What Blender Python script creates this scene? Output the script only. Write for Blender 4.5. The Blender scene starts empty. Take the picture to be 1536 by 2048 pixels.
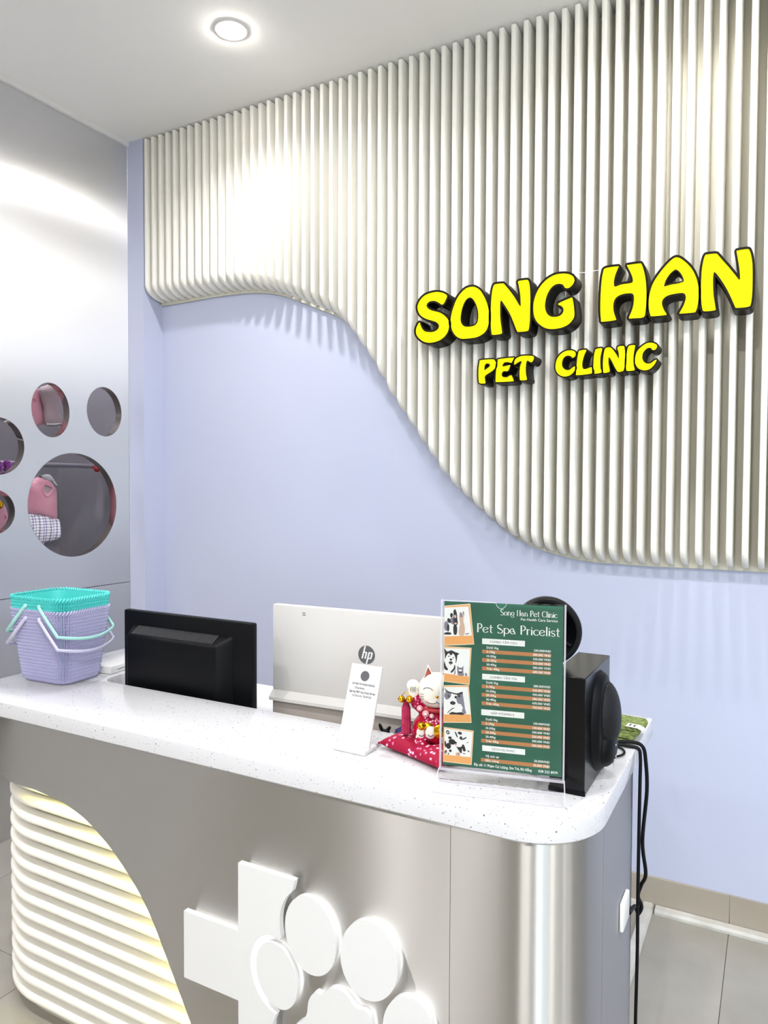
import bpy, bmesh, math, random
from mathutils import Vector, Matrix
from mathutils.geometry import tessellate_polygon, delaunay_2d_cdt

random.seed(7)
R = math.radians
scene = bpy.context.scene
col = scene.collection

# ------------------------------------------------------------------ camera
CAM_F, CAM_YAW, CAM_PITCH, CAM_ROLL, CAM_H = 1456.585, R(28.43506), R(-1.80196), R(0.22753), 1.33
cy_, sy_ = math.cos(CAM_YAW), math.sin(CAM_YAW)
f0, r0, u0 = Vector((-sy_, cy_, 0)), Vector((cy_, sy_, 0)), Vector((0, 0, 1))
fw = f0 * math.cos(CAM_PITCH) + u0 * math.sin(CAM_PITCH)
up = -f0 * math.sin(CAM_PITCH) + u0 * math.cos(CAM_PITCH)
rt = r0 * math.cos(CAM_ROLL) + up * math.sin(CAM_ROLL)
up = -r0 * math.sin(CAM_ROLL) + up * math.cos(CAM_ROLL)
cam_data = bpy.data.cameras.new('camera')
cam_data.sensor_fit = 'HORIZONTAL'
cam_data.sensor_width = 36.0
cam_data.lens = 36.0 * CAM_F / 1536.0
cam_data.clip_start = 0.02
cam = bpy.data.objects.new('camera', cam_data)
col.objects.link(cam)
m3 = Matrix((rt, up, -fw)).transposed()
cam.matrix_world = Matrix.Translation((0, 0, CAM_H)) @ m3.to_4x4()
scene.camera = cam

# ------------------------------------------------------------------ world and exposure
WORLD_STRENGTH = 7.0
LAMP_W = 17.0
WALL_LAMP_W = 6.5
world = bpy.data.worlds.new('sky')
scene.world = world
world.use_nodes = True
bg = world.node_tree.nodes['Background']
bg.inputs['Color'].default_value = (0.80, 0.90, 1.0, 1)
bg.inputs['Strength'].default_value = WORLD_STRENGTH
vs = scene.view_settings
vs.view_transform = 'Standard'
vs.look = 'None'
vs.gamma = 1.0
vs.use_curve_mapping = False
vs.exposure = 0.26
cy = scene.cycles
cy.max_bounces, cy.diffuse_bounces, cy.glossy_bounces, cy.transmission_bounces, cy.transparent_max_bounces = 6, 4, 3, 2, 16
cy.adaptive_threshold = 0.03
cy.sample_clamp_indirect = 8.0

# room extents
XL, XR, YF, YB, ZC = -2.536, 5.6, -3.2, 2.42, 2.84
WIN = (1.5, 5.4, 0.06, 2.62)      # storefront opening in the front wall: x0, x1, z0, z1


# ------------------------------------------------------------------ helpers
def lin(c):
    if isinstance(c, str):
        c = c.lstrip('#')
        c = [int(c[i:i + 2], 16) / 255 for i in (0, 2, 4)]
    return tuple(x / 12.92 if x <= 0.04045 else ((x + 0.055) / 1.055) ** 2.4 for x in c) + (1.0,)


class NT:
    def __init__(self, m):
        self.t = m.node_tree
        self.out = self.t.nodes['Material Output']
        self.b = self.t.nodes['Principled BSDF']

    def n(self, kind, **kw):
        nd = self.t.nodes.new(kind)
        for k, v in kw.items():
            if k in nd.inputs.keys():
                nd.inputs[k].default_value = v
            else:
                setattr(nd, k, v)
        return nd

    def l(self, a, b):
        self.t.links.new(a, b)


def mat(name, c, rough=0.5, metal=0.0, spec=0.5, coat=0.0, aniso=0.0, emit=None, es=0.0, sheen=0.0):
    m = bpy.data.materials.new(name)
    m.use_nodes = True
    b = m.node_tree.nodes['Principled BSDF']
    b.inputs['Base Color'].default_value = lin(c)
    b.inputs['Roughness'].default_value = rough
    b.inputs['Metallic'].default_value = metal
    b.inputs['Specular IOR Level'].default_value = spec
    b.inputs['Coat Weight'].default_value = coat
    b.inputs['Anisotropic'].default_value = aniso
    b.inputs['Sheen Weight'].default_value = sheen
    if emit:
        b.inputs['Emission Color'].default_value = lin(emit)
        b.inputs['Emission Strength'].default_value = es
    return m


def ramp(nt, fac, stops):
    r = nt.n('ShaderNodeValToRGB')
    e = r.color_ramp.elements
    while len(e) < len(stops):
        e.new(0.5)
    for i, (p, c) in enumerate(stops):
        e[i].position = p
        e[i].color = lin(c)
    nt.l(fac, r.inputs['Fac'])
    return r.outputs['Color']


def bump(nt, height, strength=0.2, dist=0.002):
    b = nt.n('ShaderNodeBump', Strength=strength, Distance=dist)
    nt.l(height, b.inputs['Height'])
    nt.l(b.outputs['Normal'], nt.b.inputs['Normal'])


def objcoord(nt, scale=(1, 1, 1)):
    tc = nt.n('ShaderNodeTexCoord')
    mp = nt.n('ShaderNodeMapping')
    mp.inputs['Scale'].default_value = scale
    nt.l(tc.outputs['Object'], mp.inputs['Vector'])
    return mp.outputs['Vector']


def noisy(m, c1, c2, scale=8.0, bump_s=0.0, bump_scale=None, detail=4.0):
    nt = NT(m)
    v = objcoord(nt)
    no = nt.n('ShaderNodeTexNoise', Scale=scale, Detail=detail)
    nt.l(v, no.inputs['Vector'])
    nt.l(ramp(nt, no.outputs['Fac'], [(0.3, c1), (0.7, c2)]), nt.b.inputs['Base Color'])
    if bump_s:
        n2 = nt.n('ShaderNodeTexNoise', Scale=bump_scale or scale * 20, Detail=3.0)
        nt.l(v, n2.inputs['Vector'])
        bump(nt, n2.outputs['Fac'], bump_s)
    return m


def brushed(name, c, rough, aniso, grain, rot=0.0, rvar=0.05):
    """brushed stainless as an anisotropic reflector; grain noise varies the roughness slightly"""
    m = bpy.data.materials.new(name)
    m.use_nodes = True
    nt = NT(m)
    t = m.node_tree
    gl = nt.n('ShaderNodeBsdfAnisotropic')
    t.nodes.remove(nt.b)
    gl.inputs['Color'].default_value = lin(c)
    gl.inputs['Anisotropy'].default_value = aniso
    gl.inputs['Rotation'].default_value = rot
    tan = nt.n('ShaderNodeTangent', direction_type='UV_MAP', uv_map='UVMap')
    nt.l(tan.outputs['Tangent'], gl.inputs['Tangent'])
    uv = nt.n('ShaderNodeUVMap', uv_map='UVMap')
    mp = nt.n('ShaderNodeMapping')
    mp.inputs['Scale'].default_value = (grain[0], grain[1], 1)
    nt.l(uv.outputs['UV'], mp.inputs['Vector'])
    no = nt.n('ShaderNodeTexNoise', Scale=1.0, Detail=3.0, Roughness=0.65)
    nt.l(mp.outputs['Vector'], no.inputs['Vector'])
    mr = nt.n('ShaderNodeMapRange')
    mr.inputs['To Min'].default_value = rough - rvar
    mr.inputs['To Max'].default_value = rough + rvar
    nt.l(no.outputs['Fac'], mr.inputs['Value'])
    nt.l(mr.outputs['Result'], gl.inputs['Roughness'])
    nt.l(gl.outputs['BSDF'], nt.out.inputs['Surface'])
    return m


def mk(name, verts, faces, m=None, parent=None, smooth=None, uvs=None):
    me = bpy.data.meshes.new(name)
    me.from_pydata([tuple(v) for v in verts], [], faces)
    bm = bmesh.new()
    bm.from_mesh(me)
    bmesh.ops.recalc_face_normals(bm, faces=bm.faces)
    bm.to_mesh(me)
    bm.free()
    me.update()
    if uvs:
        uv = me.uv_layers.new(name='UVMap')
        for lp in me.loops:
            uv.data[lp.index].uv = uvs[lp.vertex_index]
    return link(name, me, m, parent, smooth)


def link(name, me, m=None, parent=None, smooth=None):
    if smooth is not None:
        me.polygons.foreach_set('use_smooth', [True] * len(me.polygons))
        me.set_sharp_from_angle(angle=R(smooth))
    if m:
        me.materials.clear()
        me.materials.append(m)
    o = bpy.data.objects.new(name, me)
    col.objects.link(o)
    if parent:
        o.parent = parent
    return o


def frombm(name, bm, m=None, parent=None, smooth=None):
    me = bpy.data.meshes.new(name)
    bmesh.ops.recalc_face_normals(bm, faces=bm.faces)
    bm.to_mesh(me)
    bm.free()
    return link(name, me, m, parent, smooth)


def box(name, lo, hi, m, parent=None, bevel=0.0, seg=2, mtx=None):
    bm = bmesh.new()
    bmesh.ops.create_cube(bm, size=1.0)
    for v in bm.verts:
        v.co = Vector([lo[i] + (v.co[i] + 0.5) * (hi[i] - lo[i]) for i in range(3)])
    if bevel:
        bmesh.ops.bevel(bm, geom=bm.edges[:], offset=bevel, segments=seg, profile=0.5, affect='EDGES')
    if mtx:
        bm.transform(mtx)
    return frombm(name, bm, m, parent, 40 if bevel else None)


def empty(name, loc=(0, 0, 0), rz=0.0):
    o = bpy.data.objects.new(name, None)
    o.empty_display_size = 0.05
    col.objects.link(o)
    o.location = loc
    o.rotation_euler = (0, 0, rz)
    return o


def tag(o, label, cat, group=None):
    o['label'] = label
    o['category'] = cat
    if group:
        o['group'] = group
    return o


def struct(o, label=None):
    o['kind'] = 'structure'
    if label:
        o['label'] = label
    return o


def catmull(pts, n=4, closed=True):
    out = []
    N = len(pts)
    rng = range(N) if closed else range(N - 1)
    for i in rng:
        if closed:
            p = [pts[(i + k) % N] for k in (-1, 0, 1, 2)]
        else:
            p = [pts[max(0, min(N - 1, i + k))] for k in (-1, 0, 1, 2)]
        for j in range(n):
            t = j / n
            out.append(tuple(0.5 * (2 * p[1][k] + (p[2][k] - p[0][k]) * t
                       + (2 * p[0][k] - 5 * p[1][k] + 4 * p[2][k] - p[3][k]) * t * t
                       + (3 * p[1][k] - p[0][k] - 3 * p[2][k] + p[3][k]) * t ** 3) for k in range(len(p[0]))))
    if not closed:
        out.append(tuple(pts[-1]))
    return out


def area2(p):
    return sum(p[i - 1][0] * p[i][1] - p[i][0] * p[i - 1][1] for i in range(len(p))) / 2


def offset(p, d):
    """grow (d>0) a closed 2D loop"""
    s = 1 if area2(p) > 0 else -1
    N = len(p)
    out = []
    for i in range(N):
        a, b, c = Vector(p[i - 1]), Vector(p[i]), Vector(p[(i + 1) % N])
        t = (c - a)
        if t.length < 1e-9:
            t = Vector((1, 0))
        t.normalize()
        nrm = Vector((t.y, -t.x)) * s
        out.append((b.x + nrm.x * d, b.y + nrm.y * d))
    return out


def grow(p, d):
    """offset that drops the points swallowed in narrow notches"""
    q = offset(p, d)
    N = len(p)
    out = []
    for a in q:
        va = Vector(a)
        dm = 9.0
        for i in range(N):
            b, c = Vector(p[i - 1]), Vector(p[i])
            bc = c - b
            t = max(0, min(1, (va - b).dot(bc) / max(bc.length_squared, 1e-14)))
            dm = min(dm, (va - b - bc * t).length)
        if dm > abs(d) * 0.96:
            out.append(a)
    return out


def prism(name, loops, fn, w0, w1, m, parent=None, smooth=30, uvf=None):
    """closed loops (outer, holes...) extruded from w0 to w1; fn(u, v, w) -> xyz"""
    flat = [q for lp in loops for q in lp]
    tris = tessellate_polygon([[Vector((q[0], q[1], 0)) for q in lp] for lp in loops])
    n = len(flat)
    verts = [fn(q[0], q[1], w0) for q in flat] + [fn(q[0], q[1], w1) for q in flat]
    faces = [tuple(t) for t in tris] + [tuple(reversed([i + n for i in t])) for t in tris]
    k = 0
    for lp in loops:
        L = len(lp)
        for i in range(L):
            a, b = k + i, k + (i + 1) % L
            faces.append((a, b, b + n, a + n))
        k += L
    uvs = [uvf(*q) for q in flat] * 2 if uvf else None
    return mk(name, verts, faces, m, parent, smooth, uvs)


def flat(name, pts, fn, m, parent=None, w=0.0):
    """a flat printed patch"""
    tris = tessellate_polygon([[Vector((q[0], q[1], 0)) for q in pts]])
    return mk(name, [fn(q[0], q[1], w) for q in pts], [tuple(t) for t in tris], m, parent)


def lathe(name, prof, m, parent=None, n=32, mtx=None, smooth=40):
    """profile (r, z) spun about z"""
    verts, faces = [], []
    for i in range(n):
        a = 2 * math.pi * i / n
        for r, z in prof:
            verts.append(Vector((r * math.cos(a), r * math.sin(a), z)))
    L = len(prof)
    for i in range(n):
        j = (i + 1) % n
        for k in range(L - 1):
            faces.append((i * L + k, j * L + k, j * L + k + 1, i * L + k + 1))
    bm = bmesh.new()
    vs_ = [bm.verts.new(v) for v in verts]
    for f in faces:
        bm.faces.new([vs_[i] for i in f])
    bmesh.ops.remove_doubles(bm, verts=bm.verts, dist=1e-6)
    if mtx:
        bm.transform(mtx)
    return frombm(name, bm, m, parent, smooth)


def tube_bm(bm, path, r, n=10, flatten=1.0, closed=False, upv=(0, 0, 1)):
    path = [Vector(p) for p in path]
    N = len(path)
    rings = []
    prev = None
    for i in range(N):
        if closed:
            t = path[(i + 1) % N] - path[i - 1]
        else:
            t = path[min(i + 1, N - 1)] - path[max(i - 1, 0)]
        t.normalize()
        if prev is None:
            a = Vector(upv)
            if abs(a.dot(t)) > 0.95:
                a = Vector((1, 0, 0))
            u = (a - t * a.dot(t)).normalized()
        else:
            u = (prev - t * prev.dot(t)).normalized()
        prev = u
        v = t.cross(u)
        rr = r[i] if isinstance(r, (list, tuple)) else r
        rings.append([bm.verts.new(path[i] + (u * math.cos(2 * math.pi * k / n) * rr
                     + v * math.sin(2 * math.pi * k / n) * rr * flatten)) for k in range(n)])
    for i in range(N if closed else N - 1):
        A, B = rings[i], rings[(i + 1) % N]
        for k in range(n):
            bm.faces.new((A[k], A[(k + 1) % n], B[(k + 1) % n], B[k]))
    if not closed:
        bm.faces.new(rings[0])
        bm.faces.new(list(reversed(rings[-1])))


def tube(name, path, r, m, parent=None, n=10, flatten=1.0, closed=False, upv=(0, 0, 1)):
    bm = bmesh.new()
    tube_bm(bm, path, r, n, flatten, closed, upv)
    return frombm(name, bm, m, parent, 50)


def ball_bm(bm, c, r, seg=16, rings=10, rot=None):
    r = (r, r, r) if not isinstance(r, (tuple, list)) else r
    mt = Matrix.Translation(c)
    if rot:
        mt = mt @ rot
    mt = mt @ Matrix.Diagonal((r[0], r[1], r[2], 1))
    bmesh.ops.create_uvsphere(bm, u_segments=seg, v_segments=rings, radius=1.0, matrix=mt)


def ball(name, c, r, m, parent=None, seg=20, rings=12, rot=None):
    bm = bmesh.new()
    ball_bm(bm, c, r, seg, rings, rot)
    return frombm(name, bm, m, parent, 80)


def remesh_union(name, bm, voxel, m, parent=None, smooth_it=6):
    """melt several closed shapes into one continuous surface"""
    me = bpy.data.meshes.new(name)
    bm.to_mesh(me)
    bm.free()
    o = bpy.data.objects.new(name + '_tmp', me)
    col.objects.link(o)
    md = o.modifiers.new('r', 'REMESH')
    md.mode = 'VOXEL'
    md.voxel_size = voxel
    sm = o.modifiers.new('s', 'SMOOTH')
    sm.iterations = smooth_it
    sm.factor = 0.5
    dg = bpy.context.evaluated_depsgraph_get()
    me2 = bpy.data.meshes.new_from_object(o.evaluated_get(dg))
    bpy.data.objects.remove(o)
    return link(name, me2, m, parent, 80)


def pillow(name, outline, fn, thick, m, parent=None, grid=0.008, both=True):
    """cloth shape: flat outline inflated on both sides; fn(u, v, w) -> xyz"""
    N = len(outline)
    pts = [Vector(p) for p in outline]
    us = [p[0] for p in outline]
    vs2 = [p[1] for p in outline]

    def dist(q):
        d = 9.0
        for i in range(N):
            a, b = pts[i], pts[(i + 1) % N]
            ab = b - a
            t = max(0, min(1, (q - a).dot(ab) / max(ab.length_squared, 1e-12)))
            d = min(d, (q - a - ab * t).length)
        return d

    def inside(q):
        c = False
        for i in range(N):
            a, b = pts[i], pts[i - 1]
            if (a.y > q.y) != (b.y > q.y) and q.x < (b.x - a.x) * (q.y - a.y) / (b.y - a.y) + a.x:
                c = not c
        return c
    extra = []
    u = min(us)
    while u < max(us):
        v = min(vs2)
        while v < max(vs2):
            q = Vector((u, v))
            if inside(q) and dist(q) > grid * 0.5:
                extra.append(q)
            v += grid
        u += grid
    vv, _, ff, _, _, _ = delaunay_2d_cdt(pts + extra, [(i, (i + 1) % N) for i in range(N)], [list(range(N))], 1, 1e-6)
    ds = [dist(q) for q in vv]
    dm = max(ds)
    hs = [thick * math.sqrt(max(0, 1 - (1 - min(1, d / dm)) ** 2)) for d in ds]
    n = len(vv)
    verts = [fn(q.x, q.y, h) for q, h in zip(vv, hs)] + [fn(q.x, q.y, -h * 0.8) for q, h in zip(vv, hs)]
    faces = [tuple(f) for f in ff] + [tuple(reversed([i + n for i in f])) for f in ff]
    bm = bmesh.new()
    bv = [bm.verts.new(v) for v in verts]
    for f in faces:
        bm.faces.new([bv[i] for i in f])
    bmesh.ops.remove_doubles(bm, verts=bm.verts, dist=1e-5)
    return frombm(name, bm, m, parent, 70)


def text(name, s, fn, m, parent, x, y, size=None, width=None, align='LEFT', w=0.0, height=None, bold=0.0):
    """flat lettering in local (u, v) millimetres -> fn"""
    cu = bpy.data.curves.new(name, 'FONT')
    cu.body = s
    cu.size = 1.0
    cu.resolution_u = 2
    cu.offset = bold
    o = bpy.data.objects.new(name + '_tmp', cu)
    col.objects.link(o)
    dg = bpy.context.evaluated_depsgraph_get()
    me = bpy.data.meshes.new_from_object(o.evaluated_get(dg))
    bpy.data.objects.remove(o)
    xs = [v.co.x for v in me.vertices]
    x0, x1 = min(xs), max(xs)
    sy = size
    sx = width / (x1 - x0) if width else size
    if sy is None:
        sy = sx
    W_ = (x1 - x0) * sx
    off = {'LEFT': 0, 'RIGHT': -W_, 'CENTER': -W_ / 2}[align]
    for v in me.vertices:
        v.co = fn(x + off + (v.co.x - x0) * sx, y + v.co.y * sy, w)
    return link(name, me, m, parent)


def dup(root, parent=None, name=None):
    c = root.copy()
    col.objects.link(c)
    c.parent = parent
    for ch in list(root.children):
        dup(ch, c)
    return c


def ellipse(cx, cz, rx, rz, n=48, tilt=0.0):
    out = []
    for i in range(n):
        a = 2 * math.pi * i / n
        x, z = rx * math.cos(a), rz * math.sin(a)
        out.append((cx + x * math.cos(tilt) - z * math.sin(tilt), cz + x * math.sin(tilt) + z * math.cos(tilt)))
    return out


XZ = lambda y0: (lambda u, v, w: (u, y0 + w, v))      # facing -Y, w goes into the wall

# ------------------------------------------------------------------ materials
M = {}
M['ceiling'] = noisy(mat('ceiling paint', '#f6f5f3', 0.9), '#f7f6f4', '#f4f3f1', 1.5)
M['wallblue'] = noisy(mat('periwinkle wall paint', '#babfd6', 0.55), '#b8bed6', '#bcc1d7', 1.2, 0.05, 160)
M['wallpale'] = noisy(mat('pale wall paint', '#b7b5b2', 0.8), '#b4b2ae', '#bbb9b6', 1.2)
M['baseboard'] = noisy(mat('beige tile skirting', '#a0978a', 0.4), '#9c9385', '#a59c90', 3.0)
M['tile'] = noisy(mat('beige floor tile', '#99958b', 0.28), '#938f84', '#a09c93', 5.0)
M['grout'] = mat('grey grout', '#6f685c', 0.9)
M['white'] = mat('white plastic', '#e6e6e5', 0.35)
M['trunk'] = noisy(mat('scuffed white trunking', '#c6c4be', 0.4), '#b8b5ae', '#d0cec9', 14.0)
M['slat'] = noisy(mat('cream painted slats', '#efece4', 0.45), '#ece9e0', '#f2efe8', 2.0, 0.04, 90)
M['slatback'] = noisy(mat('cream backing board', '#c9c6b7', 0.55), '#c5c2b2', '#cdcabc', 2.0)
M['steelwall'] = brushed('satin steel wall panel', '#f2f2f5', 0.40, 0.72, (160, 160), rot=0.25, rvar=0.06)
M['steel'] = brushed('brushed steel counter', '#c4c2bf', 0.38, 0.75, (6, 700), rot=0.0, rvar=0.04)
M['mirror'] = mat('polished steel rim', '#c9c0b4', 0.08, 1.0)
M['satin'] = mat('satin rail metal', '#dcdce0', 0.35, 1.0)
M['chrome'] = mat('chrome', '#d8d8da', 0.12, 1.0)
M['black'] = mat('black plastic', '#040508', 0.45, spec=0.16)
M['blackgloss'] = mat('black gloss vinyl', '#040406', 0.22, spec=0.3)
M['blackmat'] = mat('black matt', '#050608', 0.6, spec=0.2)
M['cord'] = mat('black cable', '#05060b', 0.5, spec=0.2)
M['letterside'] = mat('dark bronze letter shell', '#140f06', 0.4, spec=0.12)
M['yellow'] = mat('lit yellow acrylic', '#b0a800', 0.5, spec=0.1, emit='#fffa00', es=0.85)
M['acrylic'] = mat('white acrylic', '#dededf', 0.4)
M['halo'] = mat('white halo lamp', '#ffffff', 0.5, emit='#ffffff', es=1.6)
M['led'] = mat('warm white led strip', '#fff8d0', 0.5, emit='#fff08c', es=70.0)
M['lens'] = mat('downlight lens', '#ffffff', 0.5, emit='#fffaf2', es=150.0)
M['purple'] = mat('purple velvet', '#7a1d84', 0.7, sheen=0.5)
M['red'] = mat('red fabric', '#a8232c', 0.6)
M['gold'] = mat('gold glaze', '#d9a520', 0.18, 1.0)
M['pinkcloth'] = noisy(mat('pink cloth', '#d894a8', 0.85, sheen=0.3), '#d08aa0', '#e0a3b4', 12, 0.15, 300)
M['greycloth'] = noisy(mat('grey pink cloth', '#a8959a', 0.85), '#9c898f', '#b5a3a7', 12, 0.15, 300)
M['closet'] = noisy(mat('grey closet lining', '#8b8890', 0.6), '#86838c', '#918e96', 3)
M['paper'] = mat('white paper', '#d0d0d2', 0.6)
M['green'] = noisy(mat('green print', '#24604a', 0.45), '#215b46', '#2a6851', 14)
M['orange'] = mat('orange print', '#f5b06a', 0.5)
M['cream'] = mat('cream print', '#f6e0bd', 0.5)
M['brownbar'] = mat('brown orange bar', '#c4834f', 0.5)
M['ink'] = mat('dark ink', '#2b2a2d', 0.6)
M['greyink'] = mat('grey ink', '#55555a', 0.6)
M['whiteink'] = mat('white ink', '#fbfbf8', 0.5)
M['tanink'] = mat('tan ink', '#d9b9a4', 0.6)
M['furgrey'] = mat('grey ink fur', '#8b8794', 0.6)
M['pinkink'] = mat('pink ink', '#e2a0a8', 0.6)


def thin_acrylic(name, tint='#f6f6ff', gloss=0.03, base=0.05, ior=1.45):
    m = bpy.data.materials.new(name)
    m.use_nodes = True
    t = m.node_tree
    t.nodes.remove(t.nodes['Principled BSDF'])
    tr = t.nodes.new('ShaderNodeBsdfTransparent')
    tr.inputs['Color'].default_value = lin(tint)
    gl = t.nodes.new('ShaderNodeBsdfGlossy')
    gl.inputs['Roughness'].default_value = gloss
    fr = t.nodes.new('ShaderNodeFresnel')
    fr.inputs['IOR'].default_value = ior
    ad = t.nodes.new('ShaderNodeMath')
    ad.operation = 'ADD'
    ad.inputs[1].default_value = base
    mx = t.nodes.new('ShaderNodeMixShader')
    t.links.new(fr.outputs['Fac'], ad.inputs[0])
    t.links.new(ad.outputs['Value'], mx.inputs['Fac'])
    t.links.new(tr.outputs['BSDF'], mx.inputs[1])
    t.links.new(gl.outputs['BSDF'], mx.inputs[2])
    t.links.new(mx.outputs['Shader'], t.nodes['Material Output'].inputs['Surface'])
    return m


M['clear'] = thin_acrylic('clear acrylic', '#ffffff', 0.04, 0.0, 1.2)
ce = bpy.data.materials.new('acrylic edge')
ce.use_nodes = True
t_ = ce.node_tree
ce_b = t_.nodes['Principled BSDF']
ce_b.inputs['Base Color'].default_value = lin('#e6e4ee')
ce_b.inputs['Roughness'].default_value = 0.15
ce_b.inputs['Alpha'].default_value = 0.42
M['clearedge'] = ce
M['glass'] = thin_acrylic('storefront glass', '#f4fbfa', 0.01, 0.0)

# quartz worktop: white with small grey specks
mq = mat('speckled white quartz', '#eeeef0', 0.12, spec=0.5)
nt = NT(mq)
v = objcoord(nt)
base = None
cols = []
for sc, th, c in ((230, 0.20, '#8f8e95'), (420, 0.30, '#b2b4ba'), (150, 0.065, '#66646b')):
    vo = nt.n('ShaderNodeTexVoronoi', Scale=sc)
    nt.l(v, vo.inputs['Vector'])
    wn = nt.n('ShaderNodeTexWhiteNoise')
    nt.l(vo.outputs['Position'], wn.inputs['Vector'])
    lt = nt.n('ShaderNodeMath', operation='LESS_THAN')
    lt.inputs[1].default_value = 0.23
    nt.l(vo.outputs['Distance'], lt.inputs[0])
    l2 = nt.n('ShaderNodeMath', operation='LESS_THAN')
    l2.inputs[1].default_value = th
    nt.l(wn.outputs['Value'], l2.inputs[0])
    mu = nt.n('ShaderNodeMath', operation='MULTIPLY')
    nt.l(lt.outputs['Value'], mu.inputs[0])
    nt.l(l2.outputs['Value'], mu.inputs[1])
    mix = nt.n('ShaderNodeMixRGB')
    nt.l(mu.outputs['Value'], mix.inputs['Fac'])
    if base is None:
        mix.inputs['Color1'].default_value = lin('#cfcfd3')
    else:
        nt.l(base, mix.inputs['Color1'])
    mix.inputs['Color2'].default_value = lin(c)
    base = mix.outputs['Color']
nt.l(base, nt.b.inputs['Base Color'])
M['quartz'] = mq

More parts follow.
